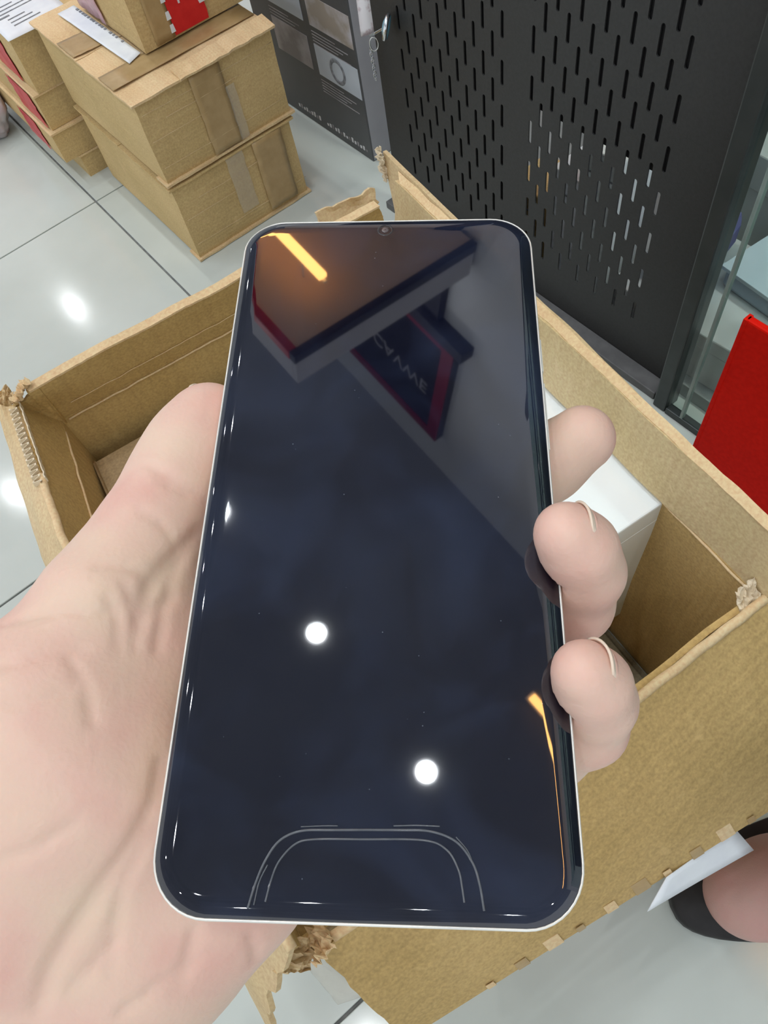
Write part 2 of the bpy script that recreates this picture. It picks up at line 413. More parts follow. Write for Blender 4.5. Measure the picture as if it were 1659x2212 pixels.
# ------------------------------------------------------------------ glass cabinet
M_ALU = mat('dark_aluminium', (0.05, 0.058, 0.058), 0.35, metal=0.4, col2=(0.06, 0.068, 0.068), scale=40)
def glass_mat():
    mt, nt, b = new_mat('clear_glass')
    nt.nodes.remove(b)
    out = nt.nodes['Material Output']
    tr = nt.nodes.new('ShaderNodeBsdfTransparent'); tr.inputs[0].default_value = (0.86, 0.92, 0.90, 1)
    gl = nt.nodes.new('ShaderNodeBsdfGlossy'); gl.inputs['Roughness'].default_value = 0.02
    fr = nt.nodes.new('ShaderNodeFresnel'); fr.inputs['IOR'].default_value = 1.5
    mx = nt.nodes.new('ShaderNodeMixShader')
    ge = nt.nodes.new('ShaderNodeNewGeometry'); iv = nt.nodes.new('ShaderNodeMath'); iv.operation = 'SUBTRACT'; iv.inputs[0].default_value = 1.0
    ml = nt.nodes.new('ShaderNodeMath'); ml.operation = 'MULTIPLY'       # only the outer face mirrors, no false total reflection inside the pane
    nt.links.new(ge.outputs['Backfacing'], iv.inputs[1]); nt.links.new(iv.outputs[0], ml.inputs[0]); nt.links.new(fr.outputs[0], ml.inputs[1])
    nt.links.new(ml.outputs[0], mx.inputs[0]); nt.links.new(tr.outputs[0], mx.inputs[1]); nt.links.new(gl.outputs[0], mx.inputs[2])
    nt.links.new(mx.outputs[0], out.inputs['Surface'])
    return mt
M_GLASS = glass_mat()
M_GLASSEDGE = mat('glass_edge', (0.20, 0.26, 0.24), 0.15, col2=(0.26, 0.33, 0.30), scale=30)
M_SHELF = mat('cabinet_floor', (0.26, 0.28, 0.28), 0.4, col2=(0.33, 0.35, 0.35), scale=20)
cb = thing('glass_cabinet', 'glass display cabinet with dark metal frame beside the pegboard', 'cabinet', (0.75, -0.2, 0))
box_part('corner_post', (0.540, 0.280, 0), (0.566, 0.298, 1.4), M_ALU, cb, 0.002)
box_part('glass_pane', (0.5415, -0.9, 0.012), (0.5455, 0.255, 1.38), M_GLASS, cb, 0.0)
box_part('pane_edge', (0.540, 0.255, 0.010), (0.547, 0.2585, 1.38), M_GLASSEDGE, cb, 0.0005)
box_part('glass_pane', (0.5475, 0.2590, 0.012), (0.5515, 0.279, 1.38), M_GLASS, cb, 0.0)
box_part('base', (0.5755, -0.9, 0.0), (0.98, 0.83, 0.02), M_SHELF, cb, 0.001)
box_part('back_panel', (0.955, -0.9, 0.02), (0.978, 0.83, 1.4), M_ALU, cb, 0.001)
box_part('glass_top', (0.552, -0.9, 1.386), (0.955, 0.279, 1.392), M_GLASS, cb, 0.0)
box_part('bottom_rail', (0.540, -0.9, 0.0), (0.551, 0.279, 0.010), M_ALU, cb, 0.001)

cl = thing('cabinet_lamp', 'slim white lamp strip under the top of the glass cabinet', 'lamp', (0.80, -0.25, 1.385))
box_part('housing', (0.775, -0.80, 1.372), (0.825, 0.26, 1.385), M_TRIM, cl, 0.001)
box_part('added_light_shield', (0.764, -0.80, 1.30), (0.768, 0.26, 1.385), M_ALU, cl, 0.0005)  # unseen strip added to keep the tube's light off the hand
box_part('tube', (0.785, -0.79, 1.362), (0.815, 0.25, 1.373), mat('cabinet_tube', (1, 1, 1), .5, col2=(.95, .95, .95), scale=20, emis=(0.92, 1.0, 0.98), estr=62.0), cl, 0.001)
def plain_box(name, label, cat, c, size, rz, mt, extra=None, bev=0.002, group=None):
    """carton standing on a surface: c = centre of its base"""
    t = thing(name, label, cat, c, group)
    t.rotation_euler = (0, 0, rz)
    bm = bmesh.new(); s = np.array(size)
    add_box(bm, (-s[0] / 2, -s[1] / 2, 0), (s[0] / 2, s[1] / 2, s[2]), bev)
    v = [tuple(x.co) for x in bm.verts]; bm.verts.index_update(); f = [[x.index for x in q.verts] for q in bm.faces]; bm.free()
    me = bpy.data.meshes.new('body'); me.from_pydata(v, [], f); me.materials.append(mt)
    link(bpy.data.objects.new('body', me), t)
    if extra: extra(t, s)
    return t
def local_box(name, lo, hi, mt, t, bev=0.0005):
    bm = bmesh.new(); add_box(bm, lo, hi, bev)
    v = [tuple(x.co) for x in bm.verts]; bm.verts.index_update(); f = [[x.index for x in q.verts] for q in bm.faces]; bm.free()
    me = bpy.data.meshes.new(name); me.from_pydata(v, [], f); me.materials.append(mt)
    return link(bpy.data.objects.new(name, me), t)
def lid(t, s):
    local_box('lid', (-s[0] / 2 - .001, -s[1] / 2 - .001, s[2] * .72), (s[0] / 2 + .001, s[1] / 2 + .001, s[2] + .001), t.children[0].data.materials[0], t, 0.002)
M_PALEGREY = mat('pale_grey_board', (0.55, 0.57, 0.56), 0.55, col2=(0.48, 0.50, 0.50), scale=14, detail=6)
M_VIOLET = mat('violet_fabric', (0.13, 0.13, 0.30), 0.8, col2=(0.17, 0.17, 0.36), scale=30)
M_PALEBLUE = mat('pale_blue_plastic', (0.50, 0.60, 0.66), 0.3, col2=(0.56, 0.66, 0.72), scale=20)
M_BLUEGREY = mat('blue_grey_plastic', (0.30, 0.38, 0.46), 0.3, col2=(0.36, 0.44, 0.52), scale=20)
plain_box('carton', 'low pale grey carton lying on the glass cabinet floor', 'box', (0.662, 0.33, 0.02), (0.15, 0.19, 0.075), 0.05, M_PALEGREY, lid)
plain_box('carton', 'taller pale grey carton deeper inside the glass cabinet', 'box', (0.83, 0.34, 0.02), (0.12, 0.28, 0.16), -0.06, M_PALEGREY, lid)
plain_box('pouch', 'violet pouch lying on the low pale grey carton', 'pouch', (0.668, 0.375, 0.0963), (0.11, 0.07, 0.055), 0.2, M_VIOLET, lambda t, s: local_box('zip', (-s[0] / 2 + .01, -.002, s[2]), (s[0] / 2 - .01, .002, s[2] + .003), M_BLUEGREY, t), 0.015)
plain_box('tray', 'pale blue plastic tray on the low pale grey carton', 'tray', (0.694, 0.275, 0.0963), (0.075, 0.09, 0.03), -0.1, M_BLUEGREY, lambda t, s: local_box('rim', (-s[0] / 2 - .004, -s[1] / 2 - .004, s[2] - .004), (s[0] / 2 + .004, s[1] / 2 + .004, s[2] + .001), M_PALEBLUE, t), 0.006)
# red box in front of the glass
def red_extra(t, s):
    local_box('spine', (-s[0] / 2 - .0006, s[1] / 2 - .004, 0.001), (s[0] / 2 + .0006, s[1] / 2 + .0006, s[2]), M_REDBOX, t, 0.0005)
plain_box('red_folder', 'flat bright red folder standing upright in front of the glass cabinet', 'folder', (0.505, 0.0685, 0.0), (0.008, 0.288, 0.244), 0.0, M_REDBOX, red_extra)

# ------------------------------------------------------------------ printed product carton beside the pegboard
M_PROD = mat('dark_print', (0.072, 0.075, 0.078), 0.35, col2=(0.085, 0.088, 0.092), scale=12)
M_PRODSIDE = mat('grey_print', (0.30, 0.30, 0.33), 0.4, col2=(0.34, 0.34, 0.37), scale=14)
M_PHOTO_W = mat('photo_white', (0.62, 0.68, 0.75), 0.4, col2=(0.50, 0.55, 0.62), scale=9)
M_PHOTO_B = mat('photo_beige', (0.36, 0.31, 0.26), 0.4, col2=(0.55, 0.53, 0.56), scale=22, detail=6, lo=0.42, hi=0.58)
M_PHOTO_G = mat('photo_grey', (0.22, 0.20, 0.20), 0.4, col2=(0.42, 0.40, 0.42), scale=18, detail=5, lo=0.4, hi=0.6)
FX = 0.603
pr = thing('product_carton', 'tall dark printed product carton with small photographs, beside the pegboard', 'box', (0.69, 1.08, 0))
box_part('body', (FX, 0.943, 0.0), (0.80, 1.24, 0.62), M_PROD, pr, 0.0015)
box_part('side_face', (FX + .002, 0.9424, 0.002), (0.798, 0.9432, 0.618), M_PRODSIDE, pr, 0.0)
def fquad(name, pts, mt, lift=0.0006, parent=pr):
    P = [atx(*p, FX - lift) for p in pts]
    ya, yb = np.mean([P[0][1], P[3][1]]), np.mean([P[1][1], P[2][1]])
    za, zb = np.mean([P[0][2], P[1][2]]), np.mean([P[2][2], P[3][2]])
    y0, y1 = sorted((ya, yb)); z0, z1 = sorted((za, zb))
    return box_part(name, (FX - lift, y0, z0), (FX + .0002, y1, z1), mt, parent, 0.0), (y0, y1, z0, z1)
ph1, (ya, yb, za, zb) = fquad('photo', [(676, 93), (772, 152), (782, 218), (692, 160)], M_PHOTO_W)
yc, zc = (ya + yb) / 2, (za + zb) / 2; rr = min(yb - ya, zb - za) * .36
pth = [(FX - .0008, yc + rr * math.cos(t), zc + rr * math.sin(t)) for t in np.linspace(0, 2 * math.pi, 29)[:-1]]
V, Fc = tube(pth, 0.0032, 6, True); V = [(max(v[0], FX - .0016), v[1], v[2]) for v in V]
mesh_obj('ring_print', V, Fc, M_INK, ph1)
ph2, (y2a, y2b, z2a, z2b) = fquad('photo', [(655, -15), (752, 33), (763, 109), (668, 52)], M_PHOTO_B)
ph2b, (y3a, y3b, z3a, z3b) = fquad('photo', [(588, 33), (663, 80), (676, 146), (600, 105)], M_PHOTO_G)
box_part('photo', (FX - .0006, y3a, z2a), (FX + .0002, y3b, z2b), M_PHOTO_W, pr, 0.0)
for (py0, py1, zt, n) in ((ya, yb, za, 5), (y2a, y2b, z2a, 5), (y3a, y3b, z2a, 4)):
    for r_ in range(n):
        w = (py1 - py0) * (0.55 + 0.4 * ((r_ * 37 % 10) / 10))
        box_part('caption_line', (FX - .0004, py1 - w, zt - .008 - .0048 * r_ - .0012), (FX + .0002, py1, zt - .008 - .0048 * r_), M_PHOTO_G, pr, 0.0)
for k in range(26):
    y = 0.955 + k * 0.0078
    if 14 < k < 17: continue
    h = 0.004 + 0.005 * ((k * 53) % 7) / 7
    box_part('small_print', (FX - .0004, y, 0.012), (FX + .0002, y + 0.0045, 0.012 + h), M_WHITEINK if k % 3 else M_PHOTO_G, pr, 0.0)

# key ring with a round disc hanging from the pegboard edge, and a clear packet behind it
M_CHROME = mat('chrome', (0.75, 0.78, 0.80), 0.15, metal=1.0, col2=(0.65, 0.68, 0.7), scale=50)
M_TEAL = mat('teal_disc', (0.10, 0.26, 0.34), 0.25, col2=(0.18, 0.38, 0.46), scale=60)
kd = atx(834, 58, 0.553)
kr = thing('hook', 'round teal and chrome hook with a hanging key ring on the pegboard edge', 'hook', kd)
ax = np.array([-0.62, 0.70, 0.25])
V, Fc = lathe([(0.0005, 0.004), (0.005, 0.0045), (0.012, 0.002), (0.0145, -0.002), (0.012, -0.004), (0.0005, -0.005)], 24, kd, ax)
mesh_obj('disc', V, Fc, M_TEAL, kr, True)
V, Fc = lathe([(0.0125, 0.0022), (0.0150, 0.0015), (0.0155, -0.001), (0.0148, -0.0025), (0.0125, -0.0035)], 24, kd, ax)
mesh_obj('rim', V, Fc, M_CHROME, kr, True)
k1 = atx(800, 78, 0.556)
V, Fc = tube([kd + (k1 - kd) * t for t in (0, .3, .6, 1)], 0.0016); mesh_obj('stem', V, Fc, M_CHROME, kr, True)
k2 = atx(808, 95, 0.556)
rw = 0.0085
V, Fc = tube([k2 + rw * np.array([0.5 * math.cos(t), -0.4 * math.cos(t), math.sin(t)]) for t in np.linspace(0, 2 * math.pi, 25)[:-1]], 0.0009, 6, True)
mesh_obj('ring', V, Fc, M_CHROME, kr, True)
for k in range(9):
    q = atx(801 + k * 1.3, 108 + k * 7.5, 0.556)
    V, Fc = tube([q + 0.0028 * np.array([math.cos(t) * (1 if k % 2 else .3), math.cos(t) * (.3 if k % 2 else 1), 1.2 * math.sin(t)]) for t in np.linspace(0, 2 * math.pi, 13)[:-1]], 0.0006, 5, True)
    mesh_obj('chain_link', V, Fc, M_CHROME, kr, True)
M_PACKET = mat('packet_print', (0.78, 0.76, 0.80), 0.3, col2=(0.35, 0.22, 0.26), scale=70, detail=6, lo=0.52, hi=0.7)
pk = [aty(762, -60, 0.87), aty(812, -60, 0.86), aty(818, 55, 0.86), aty(780, 78, 0.87)]
pkt = thing('packet', 'white printed packet hanging above the key ring at the pegboard edge', 'packet', pk[3])
V, Fc = sheet(pk[0], pk[1], pk[2], pk[3], 6, 10, 0.003, lambda u, v: np.array([-0.006 * math.sin(math.pi * u) * math.sin(math.pi * v), -0.006 * math.sin(math.pi * u), 0]))
mesh_obj('pouch', V, Fc, M_PACKET, pkt, True)
pa, pb = np.array(pk[0]), np.array(pk[1])
V, Fc = sheet(pa + [0, -.002, 0.03], pb + [0, -.002, 0.03], pb + [0, -.002, 0.0], pa + [0, -.002, 0.0], 4, 2, 0.002)
mesh_obj('header_card', V, Fc, M_RED, pkt)

# ------------------------------------------------------------------ the stack of two big cartons
def warped_body(lo, hi, amp, seed, nseg=9):
    """closed board box whose walls bulge and dent a little"""
    bm = bmesh.new(); add_box(bm, lo, hi)
    bmesh.ops.subdivide_edges(bm, edges=bm.edges[:], cuts=nseg, use_grid_fill=True)
    lo, hi = np.array(lo), np.array(hi); c = (lo + hi) / 2; h = (hi - lo) / 2
    for v in bm.verts:
        p = np.array(v.co); q = (p - c) / h
        d = np.zeros(3)
        for a in range(3):
            if abs(q[a]) > .999:
                o = [b for b in range(3) if b != a]
                edge = (1 - q[o[0]] ** 2) * (1 - q[o[1]] ** 2)
                d[a] += np.sign(q[a]) * amp * edge * (0.6 + nz(p[0] * 9 + seed, p[1] * 9, p[2] * 9))
        d += 0.35 * amp * np.array([nz(p[0] * 22, p[1] * 22, p[2] * 22 + seed), nz(p[0] * 22 + 9, p[1] * 22, p[2] * 22 + seed), 0])
        v.co = Vector((p + d).tolist())
    return bm
def big_carton(label, x0, x1, y0, y1, z0, z1, seed, top):
    t = thing('cardboard_box', label, 'box', ((x0 + x1) / 2, (y0 + y1) / 2, z0), 'big taped cartons in a stack')
    bm_obj('body', warped_body((x0 + .002, y0 + .002, z0 + .003), (x1 - .002, y1 - .002, z1 - .0035), 0.0028, seed), M_KRAFT, t)
    # bottom flap edge that shows as a pale lip along the foot
    V, Fc = sheet((x0 - .002, y0 - .003, z0 + .0021), (x1 + .003, y0 - .003, z0 + .0021), (x1 + .003, y0 + .03, z0 + .0021), (x0 - .002, y0 + .03, z0 + .0021), 24, 1, 0.0035,
                  lambda u, v: np.array([0, 0.0018 * nz(u * 9 + seed, v) * (1 - v), 0.0009 * (1 + nz(u * 7, seed, v))]))
    mesh_obj('bottom_flap', V, Fc, M_KRAFT_EDGE, t)
    # top flaps
    for k, (ya, yb, dz) in enumerate(((y0 - .004, (y0 + y1) / 2, 0.0), ((y0 + y1) / 2 + .0015, y1 + .002, 0.0006))):
        V, Fc = sheet((x0 - .003, ya, z1 - .0015 + dz), (x1 + .003, ya, z1 - .0015 + dz), (x1 + .003, yb, z1 - .0015 + dz), (x0 - .003, yb, z1 - .0015 + dz), 22, 10, 0.003,
                      lambda u, v, s=seed + k: np.array([0.002 * nz(v * 8, s), 0.0025 * nz(u * 8 + s, v * 3), (0.0005 + 0.0016 * nz(u * 6, v * 6, s)) if top else 0.0]))
        mesh_obj('top_flap', V, Fc, M_KRAFT_EDGE if top else M_KRAFT, t)
    return t
TAPE_T = 0.0005
XA, XB, YA, YB = 0.268, 0.490, 0.965, 1.275
sb = big_carton('lower taped cardboard carton of the big two-box stack on the floor tiles', XA, XB - .006, YA + .001, YB, 0.0, 0.1315, 3, False)
st = big_carton('upper taped carton of the big stack, carrying a paper label and small parcel', XA, XB, YA, YB + .006, 0.1345, 0.258, 11, True)
def front_tape(t, x0, x1, z0, z1, y, mt, seed):
    V, Fc = sheet((x0, y, z0), (x1, y, z0), (x1, y, z1), (x0, y, z1), 6, 14, TAPE_T,
                  lambda u, v: np.array([0.0015 * nz(v * 6, seed), -0.0004 - 0.0008 * abs(nz(u * 5 + seed, v * 9)), 0.001 * nz(u * 9, seed)]))
    mesh_obj('tape', V, Fc, mt, t, True)
front_tape(st, 0.352, 0.400, 0.142, 0.2545, YA - .0022, M_TAPE, 1)
front_tape(st, 0.398, 0.412, 0.142, 0.22, YA - .0034, M_CLEARTAPE, 2)
front_tape(sb, 0.362, 0.392, 0.035, 0.128, YA - .0022, M_CLEARTAPE, 4)
front_tape(sb, 0.410, 0.462, 0.012, 0.128, YA - .0022, M_TAPE, 5)
def top_tape(t, pts, z, mt):
    P = [(x, y, z) for x, y in pts]
    V, Fc = sheet(P[0], P[1], P[2], P[3], 8, 8, TAPE_T, lambda u, v: np.array([0, 0, 0.0006 * (1 + nz(u * 7, v * 7))]))
    mesh_obj('tape', V, Fc, mt, t, True)
top_tape(st, [(0.266, 1.13), (0.31, 1.125), (0.31, 1.18), (0.266, 1.185)], 0.2605, M_TAPE)
top_tape(st, [(0.266, 1.01), (0.49, 1.005), (0.49, 1.05), (0.266, 1.055)], 0.2602, M_TAPE)
# folded strip of board along the front-right of the lid
V, Fc = sheet((0.34, 0.957, 0.2575), (0.4925, 0.957, 0.2585), (0.4925, 0.987, 0.2635), (0.34, 0.982, 0.2625), 20, 3, 0.003,
              lambda u, v: np.array([0, 0.003 * nz(u * 8, 5), 0.0014 * nz(u * 11, 7) + 0.001]))
mesh_obj('lid_edge', V, Fc, M_KRAFT_EDGE, st)
for (cc, zs, ys) in ((st, (0.163, 0.180, 0.203, 0.224, 0.240), YA - .0022), (sb, (0.030, 0.052, 0.075, 0.098), YA - .0012)):
    for k, z in enumerate(zs):
        xa = 0.274 + .03 * (k % 2); xb = 0.484 - .06 * ((k * 3) % 4)
        V, Fc = tube([(x, ys + .0012 - .0022 * math.sin(math.pi * (x - .268) / .222) * .8, z + .0012 * nz(x * 30, k)) for x in np.linspace(xa, xb, 24)], 0.0004, 5)
        mesh_obj('score_line', V, Fc, M_KRAFT_PALE, cc, True)
# label sheet on the stack
V, Fc = sheet((0.303, 1.255, 0.2628), (0.331, 1.255, 0.2628), (0.3345, 1.054, 0.2628), (0.311, 1.044, 0.2628), 6, 20, 0.0004, lambda u, v: np.array([0, 0, 0.0006 * abs(nz(u * 4, v * 7))]))
pl = mesh_obj('shipping_label', V, Fc, M_PAPER, None, True, origin=(0.32, 1.15, 0.2628)); tag(pl, 'narrow white paper label lying on the big carton beside the small box', 'label')
for k in range(17):
    if k in (11, 15): continue
    y = 1.235 - k * 0.0085
    box_part('barcode_bar', (0.3265 + .0002 * k, y, 0.2633), (0.3305 + .0002 * k, y + 0.0035 + 0.002 * (k % 3 == 0), 0.2640), M_INK, pl, 0.0)
# small box on top with a red label
tb = thing('parcel_box', 'small brown parcel with a torn red label on top of the big stack', 'box', (0.42, 1.14, 0.2635))
bm_obj('body', warped_body((0.338, 1.043, 0.2635), (0.512, 1.24, 0.41), 0.0018, 21), M_KRAFT, tb)
front_tape(tb, 0.356, 0.385, 0.266, 0.405, 1.0405, M_TAPE, 8)
V, Fc = sheet((0.386, 1.0405, 0.267), (0.440, 1.0405, 0.267), (0.446, 1.0405, 0.405), (0.388, 1.0405, 0.405), 10, 14, 0.0005, None,
              lambda u, v: (u + (0.05 * nz(v * 9, 3) if u > .9 else 0) + (-.05 * nz(v * 8, 8) if u < .1 else 0), v))
rl = mesh_obj('red_label', V, Fc, M_RED, tb); rl['label'] = 'torn red printed label'
for k in range(7):
    box_part('print_mark', (0.404 + .004 * (k % 2), 1.0392, 0.30 + k * 0.011), (0.4065 + .004 * (k % 2), 1.0403, 0.307 + k * 0.011), M_WHITEINK, rl, 0.0)
for k in range(5):
    V, Fc = sheet((0.433, 1.0397, 0.288 + k * .021), (0.447 - .003 * (k % 2), 1.0397, 0.288 + k * .021), (0.444, 1.0397, 0.303 + k * .021), (0.430 + .002 * (k % 2), 1.0397, 0.303 + k * .021), 3, 3, 0.0004)
    mesh_obj('torn_patch', V, Fc, M_PAPER, rl)
for k, z in enumerate((0.272, 0.288, 0.309)):
    V, Fc = sheet((0.381, 1.0397, z), (0.388, 1.0397, z), (0.387, 1.0397, z + .010), (0.382, 1.0397, z + .010), 3, 3, 0.0004)
    mesh_obj('torn_patch', V, Fc, M_PAPER, rl)
M_PINK = mat('pink_film', (0.72, 0.45, 0.50), 0.25, col2=(0.60, 0.38, 0.40), scale=80, bump=0.6, bscale=150, alpha=0.75)
V, Fc = sheet((0.3365, 1.15, 0.268), (0.3365, 1.235, 0.268), (0.3365, 1.235, 0.40), (0.3365, 1.175, 0.40), 8, 10, 0.0006, lambda u, v: np.array([-0.0025 * (1 + nz(u * 6, v * 6)), 0, 0]))
mesh_obj('plastic_film', V, Fc, M_PINK, tb, True)

# ------------------------------------------------------------------ the left stack of small parcels
specs = [(0.241, 0.405, 1.308, 1.62, 0.000, 0.0425, 'bottom parcel, half hidden under wider parcels, of the red-taped stack'),
         (0.215, 0.405, 1.306, 1.64, 0.043, 0.0960, 'second parcel from the floor in the red-taped stack'),
         (0.222, 0.410, 1.312, 1.66, 0.0965, 0.1560, 'third parcel from the floor, its side red taped, in the stack'),
         (0.231, 0.415, 1.308, 1.60, 0.1565, 0.2470, 'topmost parcel of the red-taped stack, under a white label sheet')]
M_REDTAPE = mat('red_tape', (0.50, 0.02, 0.03), 0.4, col2=(0.62, 0.10, 0.10), scale=40, detail=6)
for k, (x0, x1, y0, y1, z0, z1, lb) in enumerate(specs):
    t = thing('parcel_box', 'brown ' + lb, 'box', ((x0 + x1) / 2, (y0 + y1) / 2, z0), 'parcels in the red-taped stack')
    bm_obj('body', warped_body((x0, y0, z0), (x1, y1, z1 - .002), 0.0012, 31 + k, 6), M_KRAFT, t)
    V, Fc = sheet((x0 - .002, y0 - .003, z1 - .0016), (x1, y0 - .003, z1 - .0016), (x1, y1, z1 - .0016), (x0 - .002, y1, z1 - .0016), 14, 8, 0.003,
                  lambda u, v: np.array([0, 0.001 * nz(u * 6, k), 0.0]))
    mesh_obj('top_flap', V, Fc, M_KRAFT_EDGE if k < 3 else M_KRAFT, t)
    if k in (1, 2, 3):
        ylo = (1.36, 1.32, 1.36)[k - 1]; ww = (0.03, 0.05, 0.04)[k - 1]
        V, Fc = sheet((x0 - .0018, ylo, z0 + .003), (x0 - .0018, ylo + ww + .05, z0 + .003), (x0 - .0018, ylo + ww + .06, z1 - .006), (x0 - .0018, ylo + .02, z1 - .006), 10, 8, 0.0006,
                      lambda u, v: np.array([-0.0008 * (1 + nz(u * 5, v * 5)), 0, 0]), lambda u, v: (u + .10 * nz(v * 9, 2) * (1 - u) + .08 * nz(v * 7, 6) * u, v))
        mesh_obj('red_tape', V, Fc, M_REDTAPE, t)
V, Fc = sheet((0.226, 1.290, 0.2488), (0.330, 1.284, 0.2490), (0.334, 1.43, 0.2490), (0.226, 1.43, 0.2488), 10, 10, 0.0005, lambda u, v: np.array([0, 0, -0.006 * max(0, 0.16 - v) / .16 * .5 + .0005]))
ls = mesh_obj('label_sheet', V, Fc, M_PAPER, None, True, origin=(0.28, 1.36, 0.249)); tag(ls, 'white printed label sheet on the topmost red-taped parcel', 'label')
for k in range(9):
    y = 1.315 + k * 0.012; x1 = 0.318 - 0.02 * ((k * 5) % 4)
    if k < 3: x0, x1 = 0.25, 0.295 - 0.008 * k
    else: x0 = 0.232
    box_part('print_line', (x0, y, 0.2492), (x1, y + 0.0022 + .002 * (k % 4 == 3), 0.2503), M_INK, ls, 0.0)
t = thing('red_carton', 'bright red carton peeking out behind the white label sheet', 'box', (0.40, 1.47, 0.2475))
box_part('body', (0.342, 1.375, 0.2475), (0.46, 1.57, 0.262), M_RED, t, 0.002)
box_part('white_band', (0.3415, 1.3745, 0.2545), (0.4605, 1.376, 0.2565), M_WHITEINK, t, 0.0)

# crumpled pink bubble-wrap bag on the floor at the left
bm = bmesh.new(); bmesh.ops.create_icosphere(bm, subdivisions=5, radius=1.0)
bc = atz(-18, 262, 0.0) + np.array([-.015, 0, 0])
for v in bm.verts:
    p = np.array(v.co)
    d = 1 + 0.22 * nz(p[0] * 1.7, p[1] * 1.7, p[2] * 1.7) + 0.10 * abs(nz(p[0] * 5, p[1] * 5, p[2] * 5)) + 0.03 * nz(p[0] * 14, p[1] * 14, p[2] * 14)
    q = p * d * np.array([0.060, 0.10, 0.075]); q[2] = max(q[2] + 0.06, 0.001)
    v.co = Vector((bc + q).tolist())
bag = bm_obj('bubble_wrap_bag', bm, mat('bubble_wrap', (0.62, 0.45, 0.48), 0.22, col2=(0.55, 0.52, 0.54), scale=25, detail=5, bump=0.9, bscale=120, alpha=0.93), None, True, origin=bc)
tag(bag, 'crumpled pinkish bubble wrap bag on the floor beside the parcel stack', 'bag')

# ------------------------------------------------------------------ the open carton
A3 = lambda x, y, z: np.array([x, y, z], float)
FR, FL, BL, BR = A3(0.272, 0.030, 0), A3(-0.098, 0.064, 0), A3(-0.032, 0.540, 0), A3(0.325, 0.494, 0)
ZC = 0.285
oc = thing('open_carton', 'large open cardboard carton with torn flaps on the floor tiles', 'box', (0.12, 0.28, 0))
def wall_panel(name, a, b, z0, z1, bulge, seed, mt, nx=24, ny=10, outward=None, parent=oc):
    d = b - a; nrm = np.cross(d, [0, 0, 1.0]); nrm /= np.linalg.norm(nrm)
    V, Fc = sheet(a + [0, 0, z0], b + [0, 0, z0], b + [0, 0, z1], a + [0, 0, z1], nx, ny, 0.0045,
                  lambda u, v: nrm * (bulge * math.sin(math.pi * u) * (0.3 + 0.7 * v) + 0.0025 * nz(u * 5, v * 3, seed) * min(1, 8 * u, 8 * (1 - u))))
    return mesh_obj(name, V, Fc, mt, parent)
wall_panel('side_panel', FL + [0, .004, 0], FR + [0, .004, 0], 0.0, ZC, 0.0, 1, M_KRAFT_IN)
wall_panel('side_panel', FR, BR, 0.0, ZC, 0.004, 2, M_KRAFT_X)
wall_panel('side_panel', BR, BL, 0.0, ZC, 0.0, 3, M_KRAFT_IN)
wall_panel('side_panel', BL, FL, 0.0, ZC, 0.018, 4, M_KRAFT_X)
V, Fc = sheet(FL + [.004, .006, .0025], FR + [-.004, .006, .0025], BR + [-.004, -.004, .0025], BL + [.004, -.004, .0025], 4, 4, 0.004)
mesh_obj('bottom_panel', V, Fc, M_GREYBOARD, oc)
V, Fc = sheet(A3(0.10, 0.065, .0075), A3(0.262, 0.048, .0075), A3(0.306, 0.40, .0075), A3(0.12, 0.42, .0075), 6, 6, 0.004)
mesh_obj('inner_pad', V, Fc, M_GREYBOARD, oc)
torn = lambda s, amp, f=16: (lambda u, v: (u + (amp * nz(v * f, s) if u > .92 else (amp * nz(v * f, s + 4) if u < .08 else 0)), v + (0.0 if v < .9 else 0.10 * amp * nz(u * 40, s))))
# right flap, upright: an inner and an outer ply
V, Fc = sheet(FR + [0, 0, ZC], BR + [.001, .0, ZC], A3(0.3395, 0.497, .340), A3(0.2775, 0.026, .345), 60, 6, 0.004,
              lambda u, v: A3(-0.002 * math.sin(math.pi * u) * v + 0.002 * nz(u * 6, v), 0, 0.0022 * nz(u * 9, 3) * v), torn(1, .012))
mesh_obj('flap', V, Fc, M_KRAFT_FLAP, oc)
V, Fc = sheet(FR + [.005, .02, ZC - .02], BR + [.008, .0, ZC - .02], A3(0.3515, 0.528, .349), A3(0.2825, 0.05, .343), 60, 6, 0.004,
              lambda u, v: A3(0.0015 * nz(u * 6, v), 0, 0.0018 * nz(u * 9, 6) * v), torn(5, .012))
mesh_obj('flap', V, Fc, M_KRAFT_PALE, oc)
V, Fc = sheet(A3(0.2745, 0.03, .3445), A3(0.3375, 0.49, .340), A3(0.3445, 0.50, .3445), A3(0.2815, 0.03, .3465), 70, 2, 0.002,
              lambda u, v: A3(0.001 * nz(u * 22, v), 0, 0.002 * nz(u * 9, 3) + .0006 * nz(u * 50, v)))
mesh_obj('rim_edge', V, Fc, M_KRAFT_EDGE, oc)
# back flap
V, Fc = sheet(BR + [-.004, 0, ZC], BL + [.004, 0, ZC], A3(-0.036, 0.522, .345), A3(0.302, 0.478, .345), 60, 6, 0.0045,
              lambda u, v: A3(0, 0.003 * nz(u * 5, v * 2) * v + .003 * math.sin(math.pi * u) * v, 0.002 * nz(u * 7, 9) * v), torn(9, .012))
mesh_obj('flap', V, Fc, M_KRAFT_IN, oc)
V, Fc = sheet(A3(0.302, 0.4745, .3455), A3(-0.034, 0.519, .3455), A3(-0.036, 0.5275, .3465), A3(0.302, 0.483, .3465), 70, 2, 0.002,
              lambda u, v: A3(0, .003 * math.sin(math.pi * u) + 0.003 * nz(u * 5, 2), 0.002 * nz(u * 7, 9) + .0005 * nz(u * 60, v)))
mesh_obj('rim_edge', V, Fc, M_KRAFT_EDGE, oc)
